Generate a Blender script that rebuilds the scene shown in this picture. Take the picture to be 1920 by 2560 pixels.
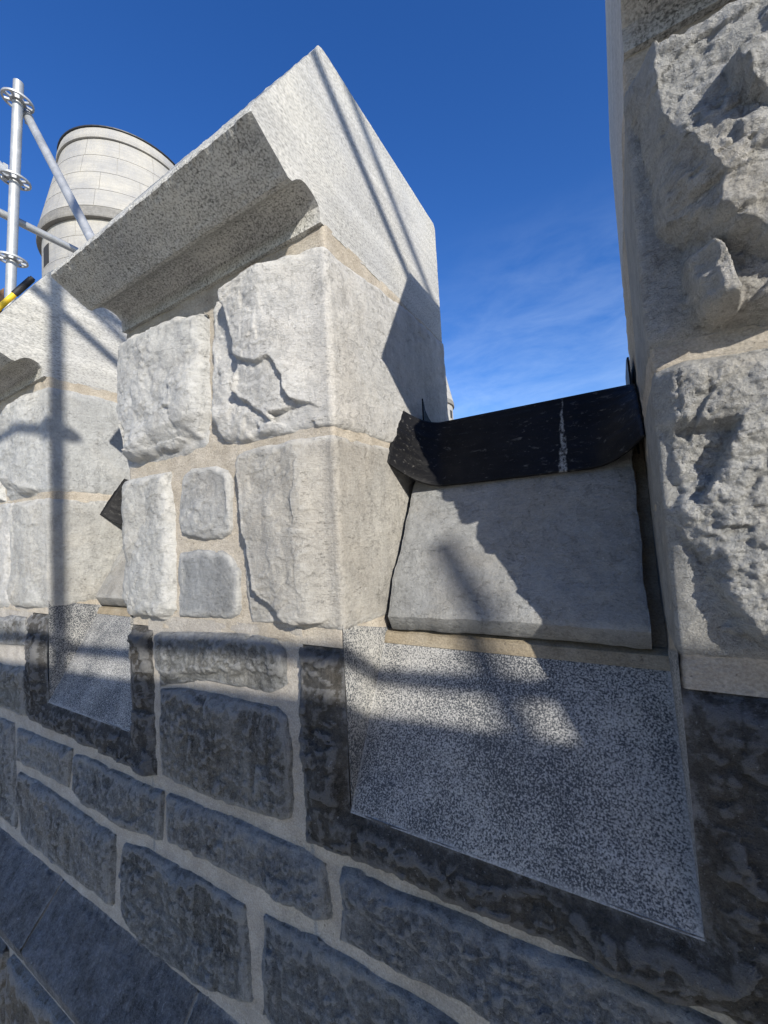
import bpy, math, random
import numpy as np
from mathutils import Matrix, Vector

# ------------------------------------------------------------------ scene, camera, sky, sun
scene = bpy.context.scene
for o in list(bpy.data.objects):
    bpy.data.objects.remove(o)
COL = scene.collection

cam_data = bpy.data.cameras.new("camera")
cam_data.sensor_fit = 'VERTICAL'
cam_data.sensor_height = 36.0
cam_data.lens = 36.0 * 1012.8 / 2560.0
cam_data.clip_start = 0.02
cam_data.clip_end = 5000.0
camera = bpy.data.objects.new("camera", cam_data)
COL.objects.link(camera)
YAW, PITCH, ROLL = 0.5282, 0.0543, -0.0554
CAM = Vector((0.6008, -0.8023, 0.0713))
_f = Vector((-math.sin(YAW) * math.cos(PITCH), math.cos(YAW) * math.cos(PITCH), math.sin(PITCH)))
_r0 = Vector((math.cos(YAW), math.sin(YAW), 0))
_u0 = _r0.cross(_f)
_r = math.cos(ROLL) * _r0 + math.sin(ROLL) * _u0
_u = -math.sin(ROLL) * _r0 + math.cos(ROLL) * _u0
_m = Matrix((_r, _u, -_f)).transposed().to_4x4()
_m.translation = CAM
camera.matrix_world = _m
scene.camera = camera

SUN = Vector((0.738, -0.540, 0.404)).normalized()
SUN_EL = math.asin(SUN.z)
SUN_ROT = math.atan2(SUN.x, SUN.y)

world = bpy.data.worlds.new("World")
scene.world = world
world.use_nodes = True
wn, wl = world.node_tree.nodes, world.node_tree.links
for n in list(wn):
    wn.remove(n)
w_out = wn.new('ShaderNodeOutputWorld')
w_bg = wn.new('ShaderNodeBackground')
w_sky = wn.new('ShaderNodeTexSky')
w_sky.sky_type = 'NISHITA'
w_sky.sun_disc = False
w_sky.sun_elevation = SUN_EL
w_sky.sun_rotation = SUN_ROT
w_sky.altitude = 100
w_sky.air_density = 1.0
w_sky.dust_density = 0.3
w_sky.ozone_density = 3.0
w_bg.inputs['Strength'].default_value = SKY_STRENGTH = 0.12
# thin cirrus drifting through the blue: a pale veil driven by stretched noise on the view direction
w_tc = wn.new('ShaderNodeTexCoord')
w_map = wn.new('ShaderNodeMapping')
w_map.inputs['Rotation'].default_value = (0.0, 0.0, 0.45)
w_map.inputs['Scale'].default_value = (2.0, 5.0, 7.0)
w_n1 = wn.new('ShaderNodeTexNoise')
w_n1.inputs['Scale'].default_value = 2.6
w_n1.inputs['Detail'].default_value = 9
w_n1.inputs['Roughness'].default_value = 0.62
w_n1.inputs['Distortion'].default_value = 0.35
w_n2 = wn.new('ShaderNodeTexNoise')
w_n2.inputs['Scale'].default_value = 1.35
w_n2.inputs['Detail'].default_value = 2
w_r1 = wn.new('ShaderNodeMapRange')
w_r1.inputs['From Min'].default_value = 0.36
w_r1.inputs['From Max'].default_value = 0.78
w_r2 = wn.new('ShaderNodeMapRange')
w_r2.inputs['From Min'].default_value = 0.40
w_r2.inputs['From Max'].default_value = 0.66
w_sep = wn.new('ShaderNodeSeparateXYZ')
w_el = wn.new('ShaderNodeMapRange')
w_el.inputs['From Min'].default_value = 0.62
w_el.inputs['From Max'].default_value = 0.16
w_m1 = wn.new('ShaderNodeMath'); w_m1.operation = 'MULTIPLY'
w_m2 = wn.new('ShaderNodeMath'); w_m2.operation = 'MULTIPLY'
w_m3 = wn.new('ShaderNodeMath'); w_m3.operation = 'MULTIPLY'
w_m3.inputs[1].default_value = 0.4
w_mix = wn.new('ShaderNodeMixRGB')
w_mix.inputs['Color2'].default_value = (4.2, 5.2, 6.6, 1)
w_hsv = wn.new('ShaderNodeHueSaturation')
w_hsv.inputs['Saturation'].default_value = 1.29
w_hsv.inputs['Hue'].default_value = 0.516
wl.new(w_tc.outputs['Generated'], w_map.inputs['Vector'])
wl.new(w_map.outputs['Vector'], w_n1.inputs['Vector'])
wl.new(w_tc.outputs['Generated'], w_n2.inputs['Vector'])
wl.new(w_tc.outputs['Generated'], w_sep.inputs['Vector'])
wl.new(w_sep.outputs['Z'], w_el.inputs['Value'])
wl.new(w_n1.outputs['Fac'], w_r1.inputs['Value'])
wl.new(w_n2.outputs['Fac'], w_r2.inputs['Value'])
wl.new(w_r1.outputs['Result'], w_m1.inputs[0])
wl.new(w_r2.outputs['Result'], w_m1.inputs[1])
wl.new(w_m1.outputs[0], w_m2.inputs[0])
wl.new(w_el.outputs['Result'], w_m2.inputs[1])
wl.new(w_m2.outputs[0], w_m3.inputs[0])
wl.new(w_sky.outputs['Color'], w_hsv.inputs['Color'])
wl.new(w_hsv.outputs['Color'], w_mix.inputs['Color1'])
wl.new(w_m3.outputs[0], w_mix.inputs['Fac'])
wl.new(w_mix.outputs['Color'], w_bg.inputs['Color'])
wl.new(w_bg.outputs['Background'], w_out.inputs['Surface'])

sun_data = bpy.data.lights.new("sun", 'SUN')
sun_data.energy = 4.0
sun_data.angle = math.radians(0.53)
sun_data.color = (1.0, 0.95, 0.86)
sun = bpy.data.objects.new("sun", sun_data)
sun.rotation_euler = (-SUN).to_track_quat('-Z', 'Y').to_euler()
sun.location = (8, -6, 6)
COL.objects.link(sun)

vs = scene.view_settings
vs.view_transform = 'Standard'
vs.look = 'None'
vs.gamma = 1.0
vs.use_curve_mapping = False
vs.exposure = 0.72
scene.render.engine = 'CYCLES'

# ------------------------------------------------------------------ numeric noise
def _hash(i, j, k, s):
    n = (i.astype(np.int64) * 374761393 + j.astype(np.int64) * 668265263 + k.astype(np.int64) * 2147483647 + s * 974634577) & 0xffffffff
    n = ((n ^ (n >> 13)) * 1274126177) & 0xffffffff
    n = ((n ^ (n >> 16)) * 2246822519) & 0xffffffff
    return ((n ^ (n >> 15)) & 0xffffff) / float(0xffffff)

def vnoise(p, seed=0):
    """value noise in -1..1 on an (N,3) array"""
    f = np.floor(p); t = p - f
    t = t * t * t * (t * (t * 6 - 15) + 10)
    i, j, k = f[:, 0], f[:, 1], f[:, 2]
    r = 0
    for dx in (0, 1):
        for dy in (0, 1):
            for dz in (0, 1):
                w = (t[:, 0] if dx else 1 - t[:, 0]) * (t[:, 1] if dy else 1 - t[:, 1]) * (t[:, 2] if dz else 1 - t[:, 2])
                r = r + w * _hash(i + dx, j + dy, k + dz, seed)
    return r * 2 - 1

def fbm(p, scale, octaves=4, seed=0, rough=0.5):
    a, s, r, n = 1.0, scale, 0, 0
    for o in range(octaves):
        r = r + a * vnoise(p * s + 17.3 * o, seed + o * 31)
        n += a; a *= rough; s *= 2.03
    return r / n

def sstep(a, b, x):
    t = np.clip((x - a) / (b - a), 0, 1)
    return t * t * (3 - 2 * t)

# ------------------------------------------------------------------ objects
def tag(o, label=None, cat=None, group=None, kind=None):
    if label: o['label'] = label
    if cat: o['category'] = cat
    if group: o['group'] = group
    if kind: o['kind'] = kind
    return o

def empty(name, loc, label, cat, group=None):
    o = bpy.data.objects.new(name, None)
    o.location = loc
    o.empty_display_size = 0.1
    COL.objects.link(o)
    return tag(o, label, cat, group)

def link(name, me, parent=None, mats=(), color=None):
    for m in mats:
        me.materials.append(m)
    o = bpy.data.objects.new(name, me)
    COL.objects.link(o)
    if parent is not None:
        o.parent = parent
        off = Vector((0, 0, 0)); q = parent
        while q is not None:
            off += q.location; q = q.parent
        o.location = -off                    # meshes are built in world metres
    if color: o.color = (*color, 1)
    return o

def mesh(name, V, F, smooth=True, attrs=None, mat_idx=None):
    me = bpy.data.meshes.new(name)
    V = np.asarray(V, dtype=np.float32)
    if isinstance(F, np.ndarray):
        n, k = F.shape
        me.vertices.add(len(V)); me.vertices.foreach_set('co', V.ravel())
        me.loops.add(n * k); me.loops.foreach_set('vertex_index', F.astype(np.int32).ravel())
        me.polygons.add(n)
        me.polygons.foreach_set('loop_start', np.arange(0, n * k, k, dtype=np.int32))
        me.update(calc_edges=True)
    else:
        me.from_pydata([tuple(map(float, v)) for v in V], [], F)
        me.update()
    me.polygons.foreach_set('use_smooth', np.full(len(me.polygons), smooth))
    if mat_idx is not None:
        me.polygons.foreach_set('material_index', np.asarray(mat_idx, dtype=np.int32))
    for an, av in (attrs or {}).items():
        a = me.attributes.new(an, 'FLOAT', 'POINT')
        a.data.foreach_set('value', np.asarray(av, dtype=np.float32))
    me.validate()
    return me

def grid_faces(nr, nc, flip=False):
    i = np.arange(nr - 1)[:, None] * nc + np.arange(nc - 1)[None, :]
    i = i.ravel()
    f = np.stack([i, i + 1, i + nc + 1, i + nc], 1)
    return f[:, ::-1] if flip else f

class MB:
    """collects simple solids into one mesh"""
    def __init__(self): self.V, self.F, self.S = [], [], []
    def add(self, V, F, smooth=False):
        b = len(self.V)
        self.V += [tuple(v) for v in V]
        self.F += [tuple(i + b for i in f) for f in F]
        self.S += [smooth] * len(F)
        return self
    def box(self, x0, x1, y0, y1, z0, z1):
        v = [(x, y, z) for z in (z0, z1) for y in (y0, y1) for x in (x0, x1)]
        return self.add(v, [(0, 2, 3, 1), (4, 5, 7, 6), (0, 1, 5, 4), (2, 6, 7, 3), (0, 4, 6, 2), (1, 3, 7, 5)])
    def prism(self, poly, x0, x1):
        """(y,z) outline swept along x"""
        n = len(poly)
        v = [(x0, y, z) for y, z in poly] + [(x1, y, z) for y, z in poly]
        f = [tuple(range(n)), tuple(range(2 * n - 1, n - 1, -1))]
        f += [(i, i + n, (i + 1) % n + n, (i + 1) % n) for i in range(n)]
        return self.add(v, f)
    def tube(self, a, b, r, seg=16, wall=0.0, cap=True):
        a, b = Vector(a), Vector(b)
        d = (b - a).normalized()
        p = d.orthogonal().normalized(); q = d.cross(p)
        v = []
        for c, rr in ((a, r), (b, r)):
            v += [c + rr * (math.cos(2 * math.pi * i / seg) * p + math.sin(2 * math.pi * i / seg) * q) for i in range(seg)]
        self.add(v, [(i, (i + 1) % seg, (i + 1) % seg + seg, i + seg) for i in range(seg)], True)
        if wall > 0:
            v = []
            for c, rr in ((a, r - wall), (b, r - wall), (a, r), (b, r)):
                v += [c + rr * (math.cos(2 * math.pi * i / seg) * p + math.sin(2 * math.pi * i / seg) * q) for i in range(seg)]
            f = [(i + seg, (i + 1) % seg + seg, (i + 1) % seg, i) for i in range(seg)]
            f += [(i + 2 * seg, i, (i + 1) % seg, (i + 1) % seg + 2 * seg) for i in range(seg)]
            f += [(i + seg, i + 3 * seg, (i + 1) % seg + 3 * seg, (i + 1) % seg + seg) for i in range(seg)]
            self.add(v, f)
        elif cap:
            n = len(v)
            self.add(v, [tuple(range(seg - 1, -1, -1)), tuple(range(seg, 2 * seg))])
        return self
    def build(self, name, mat, parent=None, color=None, bevel=0):
        me = bpy.data.meshes.new(name)
        me.from_pydata([tuple(map(float, v)) for v in self.V], [], self.F)
        me.update()
        me.polygons.foreach_set('use_smooth', self.S)
        e = me.attributes.new('edge', 'FLOAT', 'POINT'); e.data.foreach_set('value', np.ones(len(me.vertices), dtype=np.float32))
        o = link(name, me, parent, [mat] if mat else [], color)
        if bevel:
            m = o.modifiers.new('bevel', 'BEVEL'); m.width = bevel; m.segments = 2; m.limit_method = 'ANGLE'
        return o

# ------------------------------------------------------------------ materials
class NT:
    def __init__(self, name):
        self.m = bpy.data.materials.new(name); self.m.use_nodes = True
        self.t = self.m.node_tree; self.n = self.t.nodes; self.l = self.t.links
        self.b = self.n['Principled BSDF']
        self.tc = self.n.new('ShaderNodeTexCoord')
    def noise(self, scale, detail=4, rough=0.55, dist=0.0, stretch=None, off=(0, 0, 0), rot=(0, 0, 0)):
        mp = self.n.new('ShaderNodeMapping')
        mp.inputs['Scale'].default_value = stretch or (1, 1, 1)
        mp.inputs['Location'].default_value = off
        mp.inputs['Rotation'].default_value = rot
        self.l.new(self.tc.outputs['Object'], mp.inputs['Vector'])
        t = self.n.new('ShaderNodeTexNoise')
        t.inputs['Scale'].default_value = scale; t.inputs['Detail'].default_value = detail
        t.inputs['Roughness'].default_value = rough; t.inputs['Distortion'].default_value = dist
        self.l.new(mp.outputs['Vector'], t.inputs['Vector'])
        return t.outputs['Fac']
    def vor(self, scale, feature='F1', stretch=None, rnd=1.0):
        mp = self.n.new('ShaderNodeMapping')
        mp.inputs['Scale'].default_value = stretch or (1, 1, 1)
        self.l.new(self.tc.outputs['Object'], mp.inputs['Vector'])
        t = self.n.new('ShaderNodeTexVoronoi'); t.feature = feature
        t.inputs['Scale'].default_value = scale; t.inputs['Randomness'].default_value = rnd
        self.l.new(mp.outputs['Vector'], t.inputs['Vector'])
        return t.outputs['Distance']
    def rng(self, v, a, b, c=0.0, d=1.0):
        t = self.n.new('ShaderNodeMapRange')
        t.inputs['From Min'].default_value = a; t.inputs['From Max'].default_value = b
        t.inputs['To Min'].default_value = c; t.inputs['To Max'].default_value = d
        self.l.new(v, t.inputs['Value']); return t.outputs['Result']
    def math(self, op, a, b=None):
        t = self.n.new('ShaderNodeMath'); t.operation = op
        for i, x in enumerate((a, b)):
            if x is None: continue
            if isinstance(x, (int, float)): t.inputs[i].default_value = x
            else: self.l.new(x, t.inputs[i])
        return t.outputs[0]
    def mix(self, fac, a, b, blend='MIX'):
        t = self.n.new('ShaderNodeMixRGB'); t.blend_type = blend
        for key, x in (('Fac', fac), ('Color1', a), ('Color2', b)):
            if isinstance(x, (int, float)): t.inputs[key].default_value = x
            elif isinstance(x, tuple): t.inputs[key].default_value = (*x, 1)
            else: self.l.new(x, t.inputs[key])
        return t.outputs['Color']
    def attr(self, name):
        t = self.n.new('ShaderNodeAttribute'); t.attribute_name = name
        return t.outputs['Fac']
    def objcol(self):
        t = self.n.new('ShaderNodeObjectInfo'); return t.outputs['Color']
    def objrand(self):
        t = self.n.new('ShaderNodeObjectInfo'); return t.outputs['Random']
    def bump(self, h, dist, strength=1.0, prev=None):
        t = self.n.new('ShaderNodeBump')
        t.inputs['Distance'].default_value = dist; t.inputs['Strength'].default_value = strength
        self.l.new(h, t.inputs['Height'])
        if prev is not None: self.l.new(prev, t.inputs['Normal'])
        return t.outputs['Normal']
    def done(self, col, rough, normal=None, spec=0.3, metal=0.0):
        for key, x in (('Base Color', col), ('Roughness', rough), ('Specular IOR Level', spec), ('Metallic', metal)):
            if isinstance(x, (int, float)): self.b.inputs[key].default_value = x
            elif isinstance(x, tuple): self.b.inputs[key].default_value = (*x, 1)
            else: self.l.new(x, self.b.inputs[key])
        if normal is not None: self.l.new(normal, self.b.inputs['Normal'])
        return self.m

def mat_rock(name, white=(0.56, 0.55, 0.52), warm_amt=0.35, edge_amt=0.85, bump=0.004, streak=0.5, flecks=0.5, contrast=1.0, edge_mix=0.62, edge_w=0.30, ridge_glint=0.35, scuff=0.15):
    k = NT(name)
    base = k.objcol()
    n1 = k.noise(4.5, 6, 0.6)
    n2 = k.noise(24, 9, 0.72, 0.1)
    n3 = k.noise(120, 6, 0.75)
    n4 = k.noise(330, 3, 0.6)
    st = k.noise(11, 8, 0.68, 0.25, stretch=(2.4, 2.4, 0.4), rot=(0.0, 0.18, 0))
    fk = k.noise(42, 8, 0.75, 0.15, stretch=(0.6, 0.6, 1.9))
    c = contrast
    v = k.math('ADD', k.rng(n1, 0.3, 0.7, 1 - 0.22 * c, 1 + 0.20 * c), k.rng(n2, 0.3, 0.7, -0.26 * c, 0.26 * c))
    v = k.math('ADD', v, k.rng(n3, 0.3, 0.7, -0.22 * c, 0.22 * c))
    v = k.math('ADD', v, k.rng(n4, 0.3, 0.7, -0.16 * c, 0.16 * c))
    v = k.math('ADD', v, k.rng(st, 0.35, 0.7, -0.22 * streak, 0.24 * streak))
    v = k.math('MAXIMUM', v, 0.35)
    t = k.n.new('ShaderNodeVectorMath'); t.operation = 'SCALE'
    k.l.new(base, t.inputs[0]); k.l.new(v, t.inputs['Scale'])
    col = t.outputs['Vector']
    wm = k.math('MULTIPLY', k.rng(k.noise(3.1, 6, 0.65, 0.4, off=(3, 1, 7)), 0.45, 0.66), warm_amt)
    col = k.mix(wm, col, k.mix(1.0, col, (1.22, 1.06, 0.84), 'MULTIPLY'))
    # hairline cracks
    cn = k.noise(4.2, 9, 0.66, 0.15, off=(5, 5, 5))
    cr = k.math('MULTIPLY', k.rng(cn, 0.4955, 0.4998), k.rng(cn, 0.5045, 0.5002))
    cn2 = k.noise(10, 8, 0.68, 0.1, off=(1, 9, 3), stretch=(0.7, 0.7, 1.5))
    cr2 = k.math('MULTIPLY', k.math('MULTIPLY', k.rng(cn2, 0.536, 0.5398), k.rng(cn2, 0.544, 0.5402)), k.rng(n1, 0.45, 0.6))
    crack = k.math('MAXIMUM', cr, cr2)
    col = k.mix(k.math('MULTIPLY', crack, 0.16), col, k.mix(1.0, col, (0.32, 0.31, 0.29), 'MULTIPLY'))
    # small dark flakes and pits
    pf = k.math('MULTIPLY', k.rng(k.noise(85, 5, 0.65, 0.1, off=(8, 1, 2), stretch=(0.55, 0.55, 1.7)), 0.60, 0.68), k.rng(k.noise(12, 4, 0.6, off=(2, 6, 4)), 0.38, 0.6))
    col = k.mix(k.math('MULTIPLY', pf, 0.5), col, k.mix(1.0, col, (0.42, 0.42, 0.40), 'MULTIPLY'))
    # chalky mortar haze hugging the arrises, broken up by noise, and specks of it over the face
    e = k.math('ADD', k.attr('edge'), k.rng(k.noise(38, 8, 0.78), 0.25, 0.75, -0.42, 0.42))
    em = k.math('MULTIPLY', k.rng(e, edge_w, edge_w - 0.22), k.math('MULTIPLY', k.rng(k.noise(8, 5, 0.7, off=(3, 7, 7)), 0.36, 0.60, 0.15, 1.0), edge_amt))
    haze = k.math('MULTIPLY', k.rng(k.noise(6, 8, 0.75, 0.6, off=(9, 2, 4)), 0.54, 0.76), 0.5 * edge_amt)
    haze = k.math('MULTIPLY', haze, k.rng(n3, 0.35, 0.6))
    col = k.mix(haze, col, k.mix(0.62, col, white))
    col = k.mix(k.math('MULTIPLY', em, 0.85), col, k.mix(edge_mix, col, white))
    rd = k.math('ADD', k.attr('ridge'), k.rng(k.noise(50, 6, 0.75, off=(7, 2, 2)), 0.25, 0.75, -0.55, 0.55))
    col = k.mix(k.math('MULTIPLY', k.rng(rd, 0.25, 1.1), ridge_glint), col, k.mix(0.75, col, white))  # highlights on raised facet edges, painted into the colour as whitening
    sc = k.math('MULTIPLY', k.rng(k.noise(15, 9, 0.8, off=(1, 4, 8)), 0.54, 0.66), k.rng(n3, 0.38, 0.58))
    col = k.mix(k.math('MULTIPLY', sc, scuff), col, k.mix(0.6, col, white))
    dk = k.rng(k.noise(19, 9, 0.8, off=(6, 6, 1), stretch=(1.4, 1.4, 0.8)), 0.54, 0.64)
    col = k.mix(k.math('MULTIPLY', dk, scuff), col, k.mix(1.0, col, (0.48, 0.49, 0.50), 'MULTIPLY'))
    sp = k.math('MULTIPLY', k.rng(k.noise(75, 4, 0.6, 0.3, off=(2, 8, 1)), 0.655, 0.70), k.rng(k.noise(9, 4, 0.6, off=(4, 4, 9)), 0.36, 0.6))
    sp2 = k.rng(k.noise(210, 2, 0.5, off=(6, 3, 1)), 0.70, 0.75)
    col = k.mix(k.math('MULTIPLY', k.math('MAXIMUM', sp, sp2), flecks), col, white)
    nb = k.bump(n2, bump * 2.0, 0.7)
    nb = k.bump(fk, bump * 1.8, 0.8, nb)
    nb = k.bump(n3, bump * 0.8, 0.8, nb)
    nb = k.bump(n4, bump * 0.35, 0.8, nb)
    nb = k.bump(k.math('SUBTRACT', 1.0, pf), bump * 0.5, 0.8, nb)
    nb = k.bump(st, bump * 3.0 * streak, 0.6, nb)
    nb = k.bump(k.math('SUBTRACT', 1.0, crack), bump * 0.4, 0.7, nb)
    return k.done(col, k.rng(n2, 0.2, 0.8, 0.72, 0.95), nb, 0.22)

def mat_tooled(name, dark, light, scale, lo, hi, bump, bed=0.25, pits=0.0, grain=(1, 1, 1), patch=0.045):
    k = NT(name)
    n = k.noise(scale, 2, 0.5, 0.25, stretch=grain)
    n2 = k.noise(scale * 2.3, 3, 0.6, stretch=grain)
    mm = k.math('ADD', k.math('MULTIPLY', n, 0.75), k.math('MULTIPLY', n2, 0.25))
    big = k.noise(5.5, 5, 0.6, 0.3)
    mm = k.math('ADD', mm, k.rng(big, 0.3, 0.7, -patch, patch))
    f = k.rng(mm, lo, hi)
    col = k.mix(f, dark, light)
    strata = k.noise(3.0, 6, 0.6, 0.2, stretch=(0.5, 0.5, 14))
    col = k.mix(1.0, col, k.mix(k.rng(strata, 0.3, 0.7), (1 - bed, 1 - bed, 1 - bed), (1 + bed, 1 + bed, 1 + bed)), 'MULTIPLY')
    col = k.mix(1.0, col, k.mix(k.rng(k.noise(2.1, 4, 0.6), 0.35, 0.65), (0.86, 0.87, 0.90), (1.10, 1.08, 1.03)), 'MULTIPLY')
    if pits:
        p = k.math('MULTIPLY', k.rng(k.noise(scale * 0.8, 2, 0.5, 0.4, off=(4, 4, 1)), 0.42, 0.34), pits)
        col = k.mix(p, col, (0.05, 0.05, 0.047))
    e = k.math('ADD', k.attr('edge'), k.rng(k.noise(60, 5, 0.7), 0.2, 0.8, -0.25, 0.25))
    col = k.mix(k.math('MULTIPLY', k.rng(e, 0.3, 0.0), 0.6), col, light)
    nb = k.bump(mm, bump, 0.9)
    nb = k.bump(k.noise(scale * 3, 4, 0.7), bump * 0.4, 0.7, nb)
    return k.done(col, 0.88, nb, 0.25)

def mat_mortar(name, col_a, col_b, brush=1.0):
    k = NT(name)
    n = k.noise(40, 8, 0.7)
    br = k.noise(24, 8, 0.75, 0.2, stretch=(2.2, 2.2, 4.5))
    col = k.mix(k.rng(k.noise(6, 6, 0.6), 0.3, 0.7), col_a, col_b)
    col = k.mix(1.0, col, k.mix(k.rng(br, 0.3, 0.7), (0.92, 0.91, 0.90), (1.06, 1.06, 1.06)), 'MULTIPLY')
    col = k.mix(1.0, col, k.mix(k.rng(k.noise(230, 3, 0.6), 0.3, 0.7), (0.76, 0.76, 0.76), (1.18, 1.18, 1.18)), 'MULTIPLY')
    col = k.mix(1.0, col, k.mix(k.rng(k.noise(14, 8, 0.75, off=(3, 3, 8)), 0.36, 0.64), (0.80, 0.79, 0.78), (1.10, 1.10, 1.10)), 'MULTIPLY')
    pit = k.rng(k.noise(85, 2, 0.5, off=(1, 6, 2)), 0.30, 0.26)
    col = k.mix(k.math('MULTIPLY', pit, 0.7), col, (0.12, 0.10, 0.08))
    nb = k.bump(br, 0.007 * brush, 0.85)
    nb = k.bump(n, 0.003, 0.8, nb)
    nb = k.bump(k.noise(260, 4, 0.7), 0.0012, 0.8, nb)
    return k.done(col, 0.93, nb, 0.15)

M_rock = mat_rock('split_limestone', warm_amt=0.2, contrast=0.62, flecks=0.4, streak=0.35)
M_dark = mat_rock('dark_limestone', white=(0.46, 0.465, 0.465), warm_amt=0.3, edge_amt=1.0, bump=0.012, streak=1.1, flecks=0.85, contrast=1.5, edge_mix=0.9, edge_w=0.26, ridge_glint=0.62, scuff=0.62)
M_block = mat_rock('black_split_margin', white=(0.40, 0.405, 0.41), warm_amt=0.55, edge_amt=0.9, bump=0.010, streak=0.8, flecks=0.6, contrast=1.3, edge_mix=0.75, edge_w=0.2, ridge_glint=0.4, scuff=0.28)
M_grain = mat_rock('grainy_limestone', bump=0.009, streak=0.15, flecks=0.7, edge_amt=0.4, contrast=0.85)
M_sawn = mat_tooled('tooled_limestone', (0.18, 0.18, 0.168), (0.47, 0.463, 0.432), 210, 0.36, 0.56, 0.0022, 0.16, pits=0.7)
M_under = M_sawn
M_bush = mat_tooled('bush_hammered_limestone', (0.060, 0.066, 0.075), (0.40, 0.395, 0.38), 285, 0.42, 0.60, 0.0022, 0.08, patch=0.065)
M_mortar = mat_mortar('lime_mortar', (0.42, 0.37, 0.295), (0.50, 0.455, 0.385))
M_mortar_low = mat_mortar('weathered_mortar', (0.35, 0.325, 0.285), (0.45, 0.42, 0.375), 0.7)

def mat_galv():
    k = NT('galvanised_steel')
    n = k.noise(9, 6, 0.7, 0.4)
    col = k.mix(k.rng(n, 0.3, 0.7), (0.30, 0.312, 0.318), (0.46, 0.47, 0.475))
    d = k.rng(k.noise(22, 6, 0.75, 0.8, stretch=(1, 1, 0.3), off=(2, 2, 2)), 0.66, 0.74)
    col = k.mix(k.math('MULTIPLY', d, 0.7), col, (0.10, 0.08, 0.065))
    return k.done(col, k.rng(n, 0.3, 0.7, 0.45, 0.65), k.bump(k.noise(120, 4, 0.6), 0.0006, 0.5), 0.5, 0.45)

def mat_simple(name, col, rough, nscale=40, var=0.2, bump=0.001, spec=0.4):
    k = NT(name)
    c = k.mix(1.0, col, k.mix(k.rng(k.noise(nscale, 5, 0.6), 0.3, 0.7), (1 - var,) * 3, (1 + var,) * 3), 'MULTIPLY')
    return k.done(c, rough, k.bump(k.noise(nscale * 3, 5, 0.6), bump, 0.7), spec)

def mat_membrane():
    k = NT('black_bitumen_membrane')
    col = k.mix(k.rng(k.noise(8, 5, 0.6), 0.3, 0.7), (0.004, 0.004, 0.0045), (0.010, 0.010, 0.011))
    wr = k.noise(55, 4, 0.6, 0.6, stretch=(0.45, 1.2, 1.2))
    fl = k.math('MAXIMUM', k.rng(wr, 0.62, 0.70), k.rng(k.noise(110, 4, 0.6, 0.8, stretch=(0.6, 1, 1)), 0.64, 0.70))
    col = k.mix(k.math('MULTIPLY', fl, 0.34), col, (0.22, 0.21, 0.19))  # glints on the wrinkles, painted as pale flecks
    # dribble of dried mortar run down the strip
    sp = k.n.new('ShaderNodeSeparateXYZ'); k.l.new(k.tc.outputs['Object'], sp.inputs[0])
    wob = k.rng(k.noise(14, 3, 0.5, stretch=(0.2, 1, 1)), 0.2, 0.8, -0.006, 0.006)
    dx = k.math('ABSOLUTE', k.math('ADD', k.math('SUBTRACT', sp.outputs['X'], DRIP_X), wob))
    thick = k.math('MULTIPLY', k.rng(k.noise(30, 6, 0.75, 0.2, stretch=(0.4, 1, 1), off=(7, 0, 0)), 0.3, 0.7, 0.5, 1.3), k.rng(sp.outputs['Z'], 0.42, 0.27, 0.0025, 0.012))
    dr = k.rng(k.math('SUBTRACT', thick, dx), 0.0, 0.004)
    dr = k.math('MULTIPLY', dr, k.rng(k.noise(90, 6, 0.75, stretch=(1, 1, 0.5)), 0.40, 0.58))
    col = k.mix(k.math('MULTIPLY', dr, 0.8), col, (0.42, 0.42, 0.40))
    nb = k.bump(wr, 0.0022, 0.8)
    nb = k.bump(k.noise(170, 4, 0.6), 0.0009, 0.8, nb)
    return k.done(col, k.rng(k.noise(30, 5, 0.6), 0.3, 0.7, 0.40, 0.62), nb, 0.13)

M_galv = mat_galv()
M_timber = mat_simple('sawn_timber', (0.27, 0.15, 0.075), 0.75, 25, 0.3, 0.002, 0.25)
M_yellow = mat_simple('yellow_plastic', (0.75, 0.50, 0.02), 0.45, 60, 0.1, 0.0003)
M_black = mat_simple('black_rubber', (0.015, 0.015, 0.016), 0.6, 60, 0.2, 0.0005)
M_lead = mat_simple('dark_lead_capping', (0.03, 0.032, 0.036), 0.5, 10, 0.2, 0.001)
M_turret = mat_tooled('pale_ashlar', (0.30, 0.293, 0.275), (0.37, 0.362, 0.34), 45, 0.30, 0.66, 0.004, 0.10)
M_turret_joint = mat_simple('pale_pointing', (0.33, 0.32, 0.295), 0.9, 30, 0.1)
M_slit = mat_simple('dark_recess', (0.03, 0.03, 0.03), 0.9, 20, 0.2)
M_shade_board = mat_simple('pale_shade_board', (0.66, 0.60, 0.50), 0.7, 8, 0.2)  # pale surface of the added shade panels and plank
M_ground = mat_simple('gravelly_ground', (0.42, 0.375, 0.30), 0.95, 0.8, 0.3, 0.01)

# ------------------------------------------------------------------ stone geometry
def resample(P, n):
    P = np.asarray(P, float)
    d = np.r_[0, np.cumsum(np.hypot(*np.diff(P, axis=0).T))]
    t = np.linspace(0, d[-1], n)
    return np.stack([np.interp(t, d, P[:, 0]), np.interp(t, d, P[:, 1])], 1)

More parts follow.
